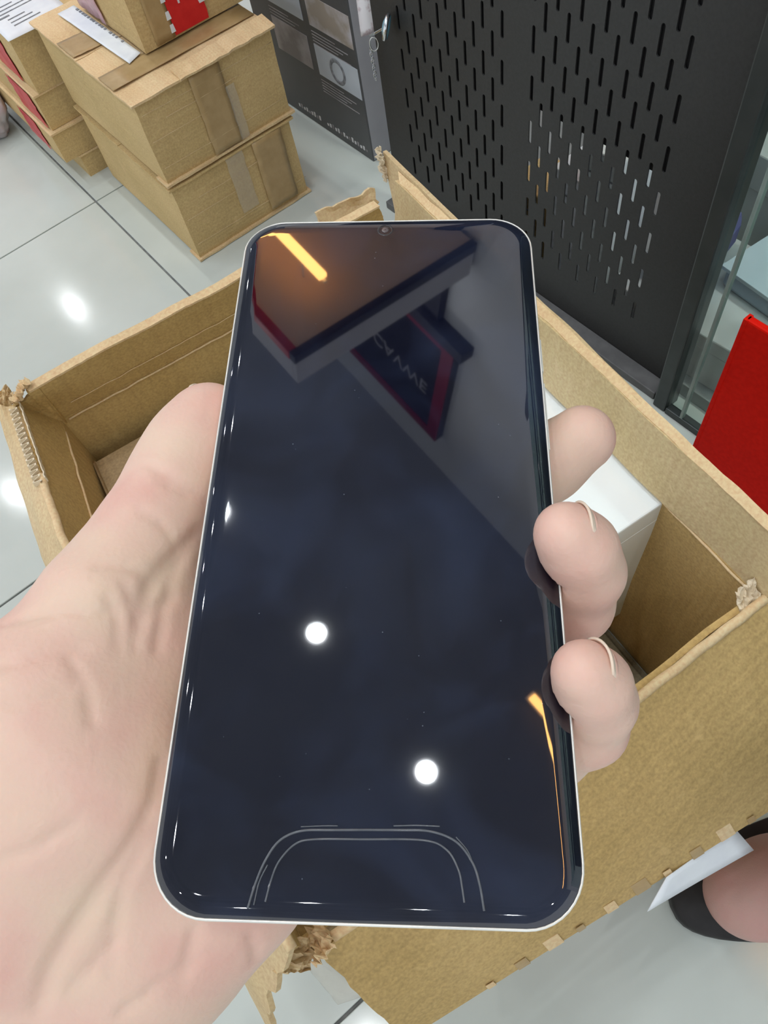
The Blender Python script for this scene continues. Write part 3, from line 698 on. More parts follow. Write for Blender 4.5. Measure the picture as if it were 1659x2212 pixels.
# an outer ply of the back flap peeling away at the far corner
V, Fc = sheet(A3(0.318, 0.500, .300), A3(0.262, 0.506, .300), A3(0.262, 0.522, .338), A3(0.322, 0.510, .335), 14, 8, 0.003,
              lambda u, v: A3(0, 0.006 * v * nz(u * 4, v * 3), 0.004 * nz(u * 6, 1) * v), torn(13, .10, 9))
mesh_obj('torn_ply', V, Fc, M_KRAFT_PALE, oc)
# left flap: rises from the crease, then folds out and down
def lx(y): return float(np.interp(y, [0.064, 0.30, 0.540], [-0.098, -0.078, -0.032]))
fold = [A3(-0.050, 0.526, .334), A3(-0.0775, 0.385, .332), A3(-0.088, 0.20, .331), A3(-0.094, 0.062, .330)]
outer = [A3(-0.060, 0.548, .328), A3(-0.108, 0.425, .272), A3(-0.136, 0.20, .254), atz(600, 2255, .228)]
crz = [A3(-0.032, 0.538, ZC), A3(-0.0655, 0.40, ZC), A3(-0.084, 0.22, ZC), A3(-0.098, 0.066, ZC)]
def strip3(Aa, Bb, n, m_, th, warp=None, jag0=0.0, jag1=0.0):
    ts = np.linspace(0, 3, n + 1)
    ip = lambda L, t: np.array([np.interp(t, range(4), [p[k] for p in L]) for k in range(3)])
    V = []; 
    for s in (0, 1):
        for j in range(m_ + 1):
            v = j / m_
            for i, t in enumerate(ts):
                tt = t + (jag0 * nz(v * 7, 2) if i == 0 else 0) + (jag1 * nz(v * 6, 5) if i == n else 0)
                tt = min(max(tt, 0), 3)
                a, b_ = ip(Aa, tt), ip(Bb, tt)
                nr = np.cross(ip(Aa, min(tt + .05, 3)) - ip(Aa, max(tt - .05, 0)), b_ - a); nr /= np.linalg.norm(nr)
                p = a * (1 - v) + b_ * v + (warp(t / 3, v) if warp else 0)
                V.append(p + nr * th * (.5 - s))
    N = (n + 1) * (m_ + 1); idx = lambda i, j, s: s * N + j * (n + 1) + i; Fc = []
    for j in range(m_):
        for i in range(n):
            Fc.append((idx(i, j, 0), idx(i + 1, j, 0), idx(i + 1, j + 1, 0), idx(i, j + 1, 0)))
            Fc.append((idx(i, j, 1), idx(i, j + 1, 1), idx(i + 1, j + 1, 1), idx(i + 1, j, 1)))
    for i in range(n):
        Fc.append((idx(i, 0, 0), idx(i, 0, 1), idx(i + 1, 0, 1), idx(i + 1, 0, 0)))
        Fc.append((idx(i, m_, 0), idx(i + 1, m_, 0), idx(i + 1, m_, 1), idx(i, m_, 1)))
    for j in range(m_):
        Fc.append((idx(0, j, 0), idx(0, j + 1, 0), idx(0, j + 1, 1), idx(0, j, 1)))
        Fc.append((idx(n, j, 0), idx(n, j, 1), idx(n, j + 1, 1), idx(n, j + 1, 0)))
    return V, Fc
V, Fc = strip3(crz, fold, 48, 5, 0.0035, lambda u, v: A3(0.0015 * nz(u * 9, v), 0, 0.001 * nz(u * 11, 4) * v))
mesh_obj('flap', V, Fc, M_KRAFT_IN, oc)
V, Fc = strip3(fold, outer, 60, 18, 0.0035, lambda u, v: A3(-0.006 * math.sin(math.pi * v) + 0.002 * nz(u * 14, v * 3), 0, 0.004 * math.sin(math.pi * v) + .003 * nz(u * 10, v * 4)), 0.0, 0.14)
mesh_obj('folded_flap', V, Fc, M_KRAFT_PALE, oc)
rimp = [np.array([np.interp(t, range(4), [p[k] for p in fold]) for k in range(3)]) for t in np.linspace(0.55, 3, 70)]
V, Fc = tube([p + A3(0.001 * nz(i * .4), 0, 0.0008 * nz(i * .5, 3)) for i, p in enumerate(rimp)], 0.0034, 7)
mesh_obj('rim_edge', V, Fc, M_KRAFT_EDGE, oc, True)
V, Fc = sheet(A3(-0.036, 0.540, .280), A3(-0.028, 0.537, .280), A3(-0.026, 0.520, .344), A3(-0.057, 0.529, .334), 10, 10, 0.003, lambda u, v: A3(.003 * math.sin(math.pi * u), .002 * nz(u * 4, v * 4), .002 * nz(u * 6, 2) * v))
mesh_obj('corner_ply', V, Fc, M_KRAFT_IN, oc)
# exposed fluting along the torn back end of the left rim
V = []; Fc = []
fp = [np.array([np.interp(t, range(4), [p[k] for p in fold]) for k in range(3)]) for t in np.linspace(0.02, 0.62, 60)]
for i, p in enumerate(fp):
    s = 0.0028 * (1 if (i // 2) % 2 else -1)
    V += [p + A3(-.004 + s, 0, .0005), p + A3(-.003 + s, 0, .0052), p + A3(-.0015 + s, 0, .0052), p + A3(-.002 + s, 0, .0005)]
for i in range(len(fp) - 1):
    for j in range(4):
        Fc.append((i * 4 + j, i * 4 + (j + 1) % 4, (i + 1) * 4 + (j + 1) % 4, (i + 1) * 4 + j))
mesh_obj('fluting', V, Fc, M_FLUTE, oc)
V, Fc = strip3([p + A3(.004, 0, .0005) for p in fp[::20][:3] + [fp[-1]]], [p + A3(.0045, 0, .0062) for p in fp[::20][:3] + [fp[-1]]], 30, 2, 0.001, lambda u, v: A3(0.0008 * nz(u * 20, v), 0, .001 * nz(u * 18, 2) * v))
mesh_obj('fluting', V, Fc, M_FLUTE, oc)
# crumpled paper at the torn corners
def crumple(c, size, seed, mt, dirx, diry):
    dx, dy = np.array(dirx, float), np.array(diry, float)
    nr = np.cross(dx, dy); nr /= np.linalg.norm(nr)
    c = np.array(c)
    V, Fc = sheet(c - dx - dy, c + dx - dy, c + dx + dy, c - dx + dy, 12, 12, 0.0008,
                  lambda u, v: nr * size * (nz(u * 5, v * 5, seed) + .5 * nz(u * 11, v * 11, seed)), lambda u, v: (u + .12 * nz(u * 3, v * 6, seed), v + .12 * nz(u * 6, v * 3, seed + 2)))
    mesh_obj('torn_paper', V, Fc, mt, oc)
crumple((-0.040, 0.527, 0.345), 0.008, 3, M_KRAFT_EDGE, (0.010, 0.002, 0.004), (0.002, -0.008, 0.006))
crumple((-0.056, 0.545, 0.331), 0.006, 9, M_KRAFT_PALE, (0.009, 0.004, 0.0), (0.0, 0.008, 0.003))
crumple((-0.088, 0.060, 0.292), 0.008, 5, M_KRAFT_EDGE, (0.008, 0.001, 0.002), (0.001, -0.009, 0.008))
crumple((-0.100, 0.062, 0.300), 0.006, 7, M_KRAFT_PALE, (0.006, 0.006, 0.0), (-0.006, 0.004, 0.010))
crumple((0.345, 0.524, 0.340), 0.006, 8, M_FLUTE, (0.004, 0.003, 0.002), (-0.002, 0.002, 0.014))
crumple((0.262, 0.036, 0.289), 0.005, 12, M_FLUTE, (0.008, -0.001, 0.002), (0.004, 0.008, 0.006))
# front flap, folded out and down
ff = [FL + [.007, -.006, ZC + .002], FR + [.002, -.001, ZC + .002], A3(0.284, -0.083, .190), A3(-0.0905, -0.008, .190)]
V, Fc = sheet(*ff, 40, 14, 0.0045, lambda u, v: A3(0, -0.010 * math.sin(math.pi * v) * .6, 0.006 * math.sin(math.pi * v) + .0015 * nz(u * 5, v * 3)), torn(21, .006))
mesh_obj('front_flap', V, Fc, M_KRAFT_X, oc)
V, Fc = tube([ff[0] * (1 - t) + ff[1] * t + A3(0, 0.001 * nz(t * 20), .0012 + .0006 * nz(t * 14, 2)) for t in np.linspace(0.03, 1, 60)], 0.0034, 7)
mesh_obj('rim_edge', V, Fc, M_KRAFT_EDGE, oc, True)
for k in range(13):
    u = 0.16 + 0.062 * k
    a = ff[3] * (1 - u) + ff[2] * u; b_ = ff[0] * (1 - u) + ff[1] * u; dn = (b_ - a) / np.linalg.norm(b_ - a); ex = (ff[2] - ff[3]) / np.linalg.norm(ff[2] - ff[3])
    nr = np.cross(ex, dn); nr = nr if nr[2] > 0 else -nr
    w, h = 0.006 + .003 * (k % 3), 0.007 + .003 * ((k * 7) % 3)
    p = a + nr * .0031
    V, Fc = sheet(p, p + ex * w, p + ex * w + dn * h, p + dn * h, 3, 3, 0.0005, lambda u_, v_: nr * (0.012 * v_ * .05 + .0012 * math.sin(math.pi * .5 * v_)))
    mesh_obj('tape_tooth', V, Fc, M_TAPE if k % 2 else M_KRAFT_EDGE, oc)
# torn score lines inside
def score(pts, r):
    V, Fc = tube(pts, r, 6); mesh_obj('score_line', V, Fc, M_KRAFT_EDGE, oc, True)
nin = A3(-.99, .14, 0)
score([FR * (1 - t) + BR * t + nin * (.0028 - .004 * math.sin(math.pi * t)) + A3(0, 0, ZC - .002 + .002 * nz(t * 25, 4)) for t in np.linspace(0.02, 0.98, 70)], 0.0011)
score([BR * (1 - t) + BL * t + A3(0, -.0045, ZC - .001 + .0012 * nz(t * 25, 8)) for t in np.linspace(0.02, 0.98, 60)], 0.0009)
score([BR * (1 - t) + BL * t + A3(0, -.0045 - .004, ZC + .0185 + .0012 * nz(t * 25, 8)) for t in np.linspace(0.25, 0.95, 60)], 0.0004)
score([np.array([np.interp(t, range(4), [p[k] for p in crz]) for k in range(3)]) + A3(.0022, 0, .001 + .0025 * nz(t * 9, 8)) for t in np.linspace(0.12, 2.9, 60)], 0.0010)
# paper slip stuck under the front flap
q = [atz(1398, 1969, .182), atz(1628, 1836, .166), atz(1588, 1790, .186), atz(1440, 1895, .196)]
V, Fc = sheet(q[0], q[1], q[2], q[3], 8, 4, 0.0006, lambda u, v: A3(0, 0, -0.004 * math.sin(math.pi * u) * (1 - v)))
ps = mesh_obj('paper_slip', V, Fc, M_PAPER, oc, True); ps['label'] = 'white paper slip under the front flap'
# clear tape hanging at the torn front corner
q = [atz(655, 2078, .285), atz(690, 2066, .282), atz(790, 2150, .235), atz(730, 2170, .23)]
V, Fc = sheet(q[0], q[1], q[2], q[3], 6, 8, 0.0005, lambda u, v: A3(0, 0, 0.003 * nz(u * 6, v * 6)))
mesh_obj('clear_tape', V, Fc, M_CLEARTAPE, oc, True)

# boxes inside the carton
def oriented_box(name, label, cat, corner, a, b_, la, lb, z0, z1, mt, bev=0.0015):
    """corner + la along a + lb along b"""
    a = np.array([*a, 0.0]); a /= np.linalg.norm(a); b_ = np.array([*b_, 0.0]); b_ /= np.linalg.norm(b_)
    c = np.array([corner[0], corner[1], z0])
    t = thing(name, label, cat, c + a * la / 2 + b_ * lb / 2)
    bm = bmesh.new(); add_box(bm, (0, 0, 0), (1, 1, 1))
    for v in bm.verts:
        v.co = Vector((c + a * la * v.co[0] + b_ * lb * v.co[1] + A3(0, 0, (z1 - z0) * v.co[2])).tolist())
    bmesh.ops.bevel(bm, geom=bm.edges[:], offset=bev, segments=2, affect='EDGES', profile=.5)
    bm_obj('body', bm, mt, t)
    return t, c, a, b_
wc = atz(1449, 1074, .280)
t, c, a, b_ = oriented_box('white_box', 'clean white rigid box standing inside the open carton', 'box', wc + A3(-.004, 0, 0), (.115, .99), (-.99, .115), .205, .125, .053, .280, M_WHITE)
V, Fc = sheet(c + a * .002 + A3(0, 0, .200) - b_ * 0, c + a * .002 + b_ * .125 + A3(0, 0, .200), c + a * .002 + b_ * .125 + A3(0, 0, .2012), c + a * .002 + A3(0, 0, .2012), 2, 1, 0.0043)
mesh_obj('lid_seam', V, Fc, M_WHITE, t)
oriented_box('brown_box', 'low brown carton hidden under the white box in the open carton', 'box', wc + A3(-.008, .004, 0), (.115, .99), (-.99, .115), .19, .115, .010, .0525, M_KRAFT)
bc1 = atz(195, 1000, .235); bc2 = atz(460, 850, .235)
t, c, a, b_ = oriented_box('brown_box', 'plain brown carton in the open carton corner behind the thumb', 'box', bc1 + A3(.004, -.006, 0), (bc2 - bc1)[:2], (-.16, -.985), .150, .24, .0045, .235, cardboard('kraft_smooth', (0.44, 0.315, 0.165), (0.50, 0.36, 0.20), 'X', 0.1), .003)
V, Fc = sheet(c + b_ * .118 + A3(0, 0, .2308), c + b_ * .118 + a * .15 + A3(0, 0, .2308), c + b_ * .122 + a * .15 + A3(0, 0, .2308), c + b_ * .122 + A3(0, 0, .2308), 2, 1, .0008)
mesh_obj('flap_seam', V, Fc, M_INK, t)

# ------------------------------------------------------------------ the phone
PM = np.array([[0.99858782, -0.02672596, 0.04591383], [0.00337755, 0.89443611, 0.447183], [-0.05301838, -0.44639642, 0.89326328]])
PC = np.array([-0.0013, -0.0047, 0.1593])
PW, PH, PT = 0.075, 0.16425, 0.0082
def pw(p): return c2w(np.asarray(p) @ PM.T + PC)                  # phone local -> world
PN = PM @ np.array([0, 0, 1.0])
def pplane(px, py, lift=0.0):                                      # point on the front glass under an image ray, phone local
    r = ray(px, py); tt = (PC @ PN) / (r @ PN); q = PM.T @ (r * tt - PC); q[2] -= lift; return q
def rrect(w, h, r, n=10):
    P = []
    for (sx, sy, a0) in ((1, 1, 0), (-1, 1, 90), (-1, -1, 180), (1, -1, 270)):
        for k in range(n + 1):
            a = math.radians(a0 + 90 * k / n)
            P.append((sx * (w / 2 - r) + r * math.cos(a), sy * (h / 2 - r) + r * math.sin(a)))
    return P
def loft(profile, r0, cap0=False, cap1=False):
    V = []; Fc = []; n = None
    for ins, z in profile:
        ring = rrect(PW - 2 * ins, PH - 2 * ins, max(r0 - ins, .0008))
        n = len(ring); V += [pw((x, y, z)) for x, y in ring]
    for i in range(len(profile) - 1):
        for j in range(n):
            Fc.append((i * n + j, i * n + (j + 1) % n, (i + 1) * n + (j + 1) % n, (i + 1) * n + j))
    if cap0: Fc.append(tuple(range(n)))
    if cap1: Fc.append(tuple((len(profile) - 1) * n + j for j in range(n)))
    return V, Fc
def fixn(o):
    b2 = bmesh.new(); b2.from_mesh(o.data); bmesh.ops.recalc_face_normals(b2, faces=b2.faces); b2.to_mesh(o.data); b2.free(); return o
phone = thing('smartphone', 'black smartphone with silver rim and glossy dark screen held in the hand', 'phone', pw((0, 0, 0)))
def screen_mat():
    mt, nt, b = new_mat('dark_screen_glass')
    b.inputs['Roughness'].default_value = 0.025; b.inputs['IOR'].default_value = 1.82
    tc = nt.nodes.new('ShaderNodeTexCoord')
    n1 = nt.nodes.new('ShaderNodeTexNoise'); n1.inputs['Scale'].default_value = 34; n1.inputs['Detail'].default_value = 5; n1.inputs['Distortion'].default_value = .8
    r1 = nt.nodes.new('ShaderNodeValToRGB'); e = r1.color_ramp.elements
    e[0].position = .42; e[0].color = (.0025, .0032, .010, 1); e[1].position = .78; e[1].color = (.014, .021, .046, 1)
    n2 = nt.nodes.new('ShaderNodeTexVoronoi'); n2.inputs['Scale'].default_value = 420
    r2 = nt.nodes.new('ShaderNodeValToRGB'); r2.color_ramp.elements[0].position = .03; r2.color_ramp.elements[0].color = (1, 1, 1, 1); r2.color_ramp.elements[1].position = .07; r2.color_ramp.elements[1].color = (0, 0, 0, 1)
    n3 = nt.nodes.new('ShaderNodeTexNoise'); n3.inputs['Scale'].default_value = 130
    r3 = nt.nodes.new('ShaderNodeValToRGB'); r3.color_ramp.elements[0].position = .60; r3.color_ramp.elements[1].position = .64
    mu = nt.nodes.new('ShaderNodeMath'); mu.operation = 'MULTIPLY'
    mx = nt.nodes.new('ShaderNodeMixRGB'); mx.inputs['Color2'].default_value = (.11, .13, .16, 1)
    for n in (n1, n2, n3): nt.links.new(tc.outputs['Object'], n.inputs['Vector'])
    nt.links.new(n1.outputs['Fac'], r1.inputs['Fac']); nt.links.new(n2.outputs['Distance'], r2.inputs['Fac']); nt.links.new(n3.outputs['Fac'], r3.inputs['Fac'])
    nt.links.new(r2.outputs['Color'], mu.inputs[0]); nt.links.new(r3.outputs['Color'], mu.inputs[1])
    nt.links.new(mu.outputs[0], mx.inputs['Fac']); nt.links.new(r1.outputs['Color'], mx.inputs['Color1'])
    nt.links.new(mx.outputs['Color'], b.inputs['Base Color'])
    return mt
M_SCREEN = screen_mat()
M_RIM = mat('silver_rim', (0.88, 0.87, 0.80), 0.30, metal=0.25, col2=(0.74, 0.74, 0.70), scale=80)
M_BACK = mat('phone_back', (0.55, 0.56, 0.55), 0.3, col2=(0.5, 0.5, 0.5), scale=30)
R0 = 0.0105
V, Fc = loft([(0.0012, PT), (0.0003, PT - .0016), (0.0, PT * .5), (0.0, 0.0018), (0.00008, 0.0013), (0.0004, 0.0010), (0.0006, 0.0016)], R0)
fixn(mesh_obj('rim', V, Fc, M_RIM, phone, True))
V, Fc = loft([(0.0012, PT), (0.003, PT + .0004), (0.006, PT + .0005)], R0, False, True)
fixn(mesh_obj('back_cover', V, Fc, M_BACK, phone))
prof = []
for k in range(17):
    a = k / 16
    prof.append((0.00052 + 0.0040 * a, 0.00115 * (1 - a) ** 2.3))
prof.append((0.0049, -0.00001)); prof.append((0.0056, -0.00001)); prof.append((0.012, -0.00001))
V, Fc = loft(prof, R0, False, True)
o = fixn(mesh_obj('screen_glass', V, Fc, M_SCREEN, phone, True))
M_FILM = mat('film_edge', (0.10, 0.11, 0.125), 0.12, col2=(0.14, 0.15, 0.165), scale=300)
def smooth_path(pts, n=8):
    P = [np.array(p, float) for p in pts]; P = [2 * P[0] - P[1]] + P + [2 * P[-1] - P[-2]]; out = []
    for i in range(1, len(P) - 2):
        for k in range(n):
            t = k / n; a, b_, c, d = P[i - 1:i + 3]
            out.append(.5 * ((2 * b_) + (c - a) * t + (2 * a - 5 * b_ + 4 * c - d) * t * t + (3 * b_ - a - 3 * c + d) * t ** 3))
    out.append(P[-2]); return out
for pts, r in (([(535, 1962), (553, 1905), (575, 1855), (605, 1815), (650, 1795), (720, 1793), (860, 1793), (930, 1796), (985, 1818), (1020, 1862), (1036, 1910), (1046, 1968)], .00022),
               ([(573, 1948), (586, 1900), (603, 1860), (638, 1823), (680, 1813), (780, 1813), (915, 1815), (965, 1836), (990, 1878), (998, 1915), (1003, 1950)], .00018),
               ([(650, 1786), (700, 1784), (730, 1784)], .00010), ([(850, 1784), (900, 1783), (950, 1785)], .00012), ([(985, 1808), (1010, 1838), (1024, 1872)], .00012), ([(548, 1955), (560, 1905), (578, 1868)], .00012)):
    V, Fc = tube([pw(pplane(x, y, .00002)) for x, y in smooth_path(pts)], r, 6)
    mesh_obj('film_edge', V, Fc, M_FILM, phone, True)
fc = pplane(832, 497)
V, Fc = lathe([(0.0021, -.00002), (0.0020, .00008), (0.0018, .00010), (0.0016, .00002)], 28, pw(fc), c2w(PM @ np.array([0, 0, -1.0])) - CAMP)
fr_ = fixn(mesh_obj('front_camera', V, Fc, mat('camera_ring', (.03, .03, .035), .2, col2=(.045, .045, .05), scale=90), phone, True))
V, Fc = lathe([(0.0009, .00004), (0.0006, .00014), (0.0001, .00018)], 20, pw(fc), c2w(PM @ np.array([0, 0, -1.0])) - CAMP)
fixn(mesh_obj('camera_lens', V, Fc, mat('camera_lens', (.10, .085, .085), .15, col2=(.14, .11, .11), scale=90), fr_, True))
for y0, y1 in ((-0.043, -0.0335), (-0.030, -0.012)):
    V = [pw((PW / 2 + dx, y, z)) for dx in (-.0004, .0005) for y in (y0, y1) for z in (.0030, .0052)]
    fixn(mesh_obj('side_button', V, [(0, 1, 3, 2), (4, 5, 7, 6), (0, 1, 5, 4), (2, 3, 7, 6), (0, 2, 6, 4), (1, 3, 7, 5)], M_RIM, phone))

# ------------------------------------------------------------------ distance-field bodies (hand, foot)
def smin(a, b, k):
    h = np.clip(0.5 + 0.5 * (b - a) / k, 0, 1)
    return b * (1 - h) + a * h - k * h * (1 - h)
def rcone(P, a, b, ra, rb):
    ba = b - a; L2 = ba @ ba
    t = np.clip(((P - a) @ ba) / L2, 0, 1)
    return np.linalg.norm(P - a - t[..., None] * ba, axis=-1) - (ra + (rb - ra) * t)
class Body:
    """chains of tapered capsules, blended into one surface"""
    def __init__(self): self.groups = []; self.cuts = []; self.post = []
    def chain(self, pts, kin, kout): self.groups.append((pts, kin, kout))
    def near(self, c, R):
        """chains that can matter within R of point c"""
        out = []
        for g in self.groups:
            d = min(rcone(c[None, :], a, b, ra, rb)[0] for (a, ra), (b, rb) in zip(g[0][:-1], g[0][1:]))
            if d < R + .022: out.append(g)
        return out or self.groups[:1]
    def base(self, P, groups=None):
        D = None
        for pts, kin, kout in (groups or self.groups):
            g = None
            for (a, ra), (b, rb) in zip(pts[:-1], pts[1:]):
                d = rcone(P, a, b, ra, rb); g = d if g is None else smin(g, d, kin)
            D = g if D is None else smin(D, g, kout)
        return D
    def full(self, P, groups=None, c=None, R=0):
        D = self.base(P, groups)
        for path, r, k in self.cuts:
            if c is not None and min(np.linalg.norm(p - c) for p, _ in path) > R + .016: continue
            g = None
            for (a, ra), (b, rb) in zip(path[:-1], path[1:]):
                d = rcone(P, a, b, ra * r, rb * r); g = d if g is None else np.minimum(g, d)
            D = -smin(-D, g, k)
        for f in self.post: D = f(P, D)
        return D
    def mesh(self, lo, hi, h):
        n = np.ceil((hi - lo) / h).astype(int) + 1
        # coarse pass picks the blocks that hold the surface
        B = 12; G = np.full(n, 0.05, np.float32)
        for i in range(0, n[0], B):
            for j in range(0, n[1], B):
                for k in range(0, n[2], B):
                    e = np.minimum(np.array([i, j, k]) + B, n)
                    c = lo + h * (np.array([i, j, k]) + e) / 2
                    d = self.base(c[None, :])[0]
                    if abs(d) > h * B * 0.95 + 0.004:
                        G[i:e[0], j:e[1], k:e[2]] = 0.05 if d > 0 else -0.05; continue
                    X, Y, Z = np.meshgrid(*[lo[q] + h * np.arange([i, j, k][q], e[q]) for q in range(3)], indexing='ij')
                    R = h * B * 0.9
                    G[i:e[0], j:e[1], k:e[2]] = self.full(np.stack([X, Y, Z], -1).reshape(-1, 3), self.near(c, R), c, R).reshape(X.shape)
        return surface_nets(G, lo, h)
def surface_nets(G, lo, h):
    s = G < 0
    nx, ny, nzc = G.shape
    cnt = np.zeros((nx - 1, ny - 1, nzc - 1), np.int8); pos = np.zeros((nx - 1, ny - 1, nzc - 1, 3), np.float32)
    cor = [(a, b, c) for a in (0, 1) for b in (0, 1) for c in (0, 1)]
    sl = lambda c: tuple(slice(c[q], G.shape[q] - 1 + c[q]) for q in range(3))
    for c0 in cor:
        for q in range(3):
            if c0[q]: continue
            c1 = list(c0); c1[q] = 1
            a, b = G[sl(c0)], G[sl(c1)]
            x = (a < 0) != (b < 0)
            t = np.where(x, a / np.where(a == b, 1, a - b), 0)
            for w in range(3): pos[..., w] += np.where(x, c0[w] + (t if w == q else 0), 0)
            cnt += x
    act = cnt > 0
    ids = np.full(act.shape, -1, np.int64); ids[act] = np.arange(act.sum())
    I = np.argwhere(act)
    V = lo + h * (I + pos[act] / cnt[act][:, None])
    F = []
    for q in range(3):
        u, w = [(1, 2), (2, 0), (0, 1)][q]
        c1 = [0, 0, 0]; c1[q] = 1
        a = s[tuple(slice(0, G.shape[k] - c1[k]) for k in range(3))]; b = s[tuple(slice(c1[k], G.shape[k]) for k in range(3))]
        E = np.argwhere(a != b)
        ok = (E[:, u] > 0) & (E[:, w] > 0) & (E[:, u] < G.shape[u] - 1) & (E[:, w] < G.shape[w] - 1); E = E[ok]
        fl = a[tuple(E.T)]
        def at(du, dw):
            e = E.copy(); e[:, u] -= du; e[:, w] -= dw; return ids[tuple(e.T)]
        Q = np.stack([at(1, 1), at(0, 1), at(0, 0), at(1, 0)], 1)
        Q[~fl] = Q[~fl][:, ::-1]
        F.append(Q)
    return V, np.concatenate(F)
def skin_mat(name, c1, c2, c3):
    mt, nt, b = new_mat(name)
    b.inputs['Roughness'].default_value = 0.46; b.inputs['Specular IOR Level'].default_value = 0.4
    b.inputs['Subsurface Weight'].default_value = 0.22; b.inputs['Subsurface Radius'].default_value = (1.0, 0.38, 0.22); b.inputs['Subsurface Scale'].default_value = 0.004
    tc = nt.nodes.new('ShaderNodeTexCoord')
    n1 = nt.nodes.new('ShaderNodeTexNoise'); n1.inputs['Scale'].default_value = 42; n1.inputs['Detail'].default_value = 3
    r = nt.nodes.new('ShaderNodeValToRGB'); e = r.color_ramp.elements
    e[0].position = .28; e[0].color = (*c1, 1); e[1].position = .74; e[1].color = (*c3, 1)
    m_ = e.new(.5); m_.color = (*c2, 1)
    n2 = nt.nodes.new('ShaderNodeTexVoronoi'); n2.inputs['Scale'].default_value = 900
    n3 = nt.nodes.new('ShaderNodeTexNoise'); n3.inputs['Scale'].default_value = 160; n3.inputs['Detail'].default_value = 5; n3.inputs['Distortion'].default_value = 2
    ad = nt.nodes.new('ShaderNodeMath'); ad.operation = 'MULTIPLY_ADD'; ad.inputs[1].default_value = .35
    bp = nt.nodes.new('ShaderNodeBump'); bp.inputs['Strength'].default_value = .22; bp.inputs['Distance'].default_value = .0006
    for n in (n1, n2, n3): nt.links.new(tc.outputs['Object'], n.inputs['Vector'])
    nt.links.new(n1.outputs['Fac'], r.inputs['Fac']); nt.links.new(r.outputs['Color'], b.inputs['Base Color'])
    nt.links.new(n2.outputs['Distance'], ad.inputs[0]); nt.links.new(n3.outputs['Fac'], ad.inputs[2])
    nt.links.new(ad.outputs[0], bp.inputs['Height']); nt.links.new(bp.outputs['Normal'], b.inputs['Normal'])
    return mt
M_SKIN = skin_mat('skin', (0.80, 0.60, 0.46), (0.80, 0.545, 0.44), (0.76, 0.43, 0.36))
M_NAIL = mat('fingernail', (0.80, 0.52, 0.42), 0.28, col2=(0.78, 0.49, 0.40), scale=200)
M_NAILTIP = mat('fingernail_tip', (0.84, 0.70, 0.56), 0.3, col2=(0.80, 0.66, 0.52), scale=200)

# ------------------------------------------------------------------ the hand
H = Body()
S = lambda px, py, dep, r: (cpt(px, py, dep), r)
# palm and wrist
H.chain([S(-620, 3200, .162, .029), S(-330, 2780, .166, .0275), S(-60, 2330, .171, .0265), S(300, 1950, .171, .0245), S(470, 1700, .172, .0150)], .010, .01)
H.chain([S(-60, 2330, .171, .020), S(284, 2072, .168, .0165), S(522, 1876, .168, .0152), S(600, 1790, .166, .012)], .008, .014)
H.chain([S(40, 2000, .168, .024), S(200, 1660, .160, .0245), S(330, 1440, .170, .0140), S(415, 1290, .177, .0085)], .010, .016)
H.chain([S(200, 1900, .170, .02), S(500, 1390, .179, .0125)], .008, .012)
H.chain([S(300, 1900, .172, .02), S(580, 1530, .174, .0125)], .008, .012)
H.chain([S(350, 1900, .172, .02), S(600, 1690, .168, .012)], .008, .012)
# thumb with its base
H.chain([S(10, 1880, .157, .0235), S(105, 1545, .156, .0205), S(232, 1312, .163, .0140), S(300, 1200, .169, .0118), S(345, 1118, .174, .0108), S(392, 1030, .180, .0112), S(428, 960, .184, .0106), S(455, 908, .186, .0094)], .006, .009)
# fingers
H.chain([S(500, 1390, .179, .0120), S(800, 1190, .189, .0102), S(1050, 1085, .1885, .0094), S(1180, 1003, .183, .0089), S(1256, 948, .1795, .0081)], .004, .004)
H.chain([S(580, 1530, .174, .0120), S(900, 1405, .180, .0102), S(1150, 1352, .174, .0092), S(1240, 1305, .164, .0080), S(1266, 1235, .1535, .0074), S(1250, 1185, .148, .0072), S(1222, 1152, .1450, .0063)], .0035, .003)
H.chain([S(600, 1690, .168, .0112), S(930, 1645, .172, .0096), S(1180, 1615, .163, .0086), S(1268, 1568, .1515, .0076), S(1290, 1515, .1435, .0070), S(1280, 1478, .1375, .0066), S(1260, 1450, .1340, .0058)], .0035, .003)
H.chain([S(590, 1830, .165, .0105), S(880, 1850, .163, .0088), S(1060, 1805, .158, .0078), S(1150, 1745, .152, .0068)], .004, .003)
def cut(pxs, r, k=.0014):
    """crease pressed into the surface seen along these image points"""
    path = []
    for i, (x, y) in enumerate(pxs):
        d = np.linspace(.12, .21, 181); P = np.stack([cpt(x, y, q) for q in d]); f = H.base(P)
        hit = np.argmax(f < 0)
        if not (f < 0).any(): continue
        w = math.sin(math.pi * (i + .6) / (len(pxs) + .2))
        path.append((cpt(x, y, d[hit] - .0003), 0.45 + 0.55 * w))
    if len(path) > 1: CUTS.append((path, r, k))
CUTS = []
cut([(318, 1003), (352, 1020), (392, 1043), (430, 1072), (452, 1090)], .0007)
cut([(340, 1035), (375, 1052), (410, 1075)], .0004)
cut([(430, 1150), (404, 1180), (378, 1208), (352, 1236), (330, 1262), (316, 1300), (308, 1345)], .0016, .0024)
cut([(352, 1238), (320, 1238), (285, 1228), (245, 1222), (205, 1222)], .0005)
cut([(330, 1262), (300, 1290), (270, 1310), (225, 1325)], .0004)
cut([(300, 1100), (335, 1120), (365, 1150), (385, 1185)], .0004)
cut([(350, 1650), (335, 1730), (290, 1820), (225, 1910), (165, 2000), (110, 2090), (80, 2180)], .0008, .003)
cut([(330, 1790), (300, 1850), (262, 1925), (248, 2010), (240, 2100)], .0005, .002)
cut([(240, 2040), (200, 2090), (150, 2140)], .0004, .002)
cut([(420, 2010), (405, 2070), (392, 2130)], .0004, .002)
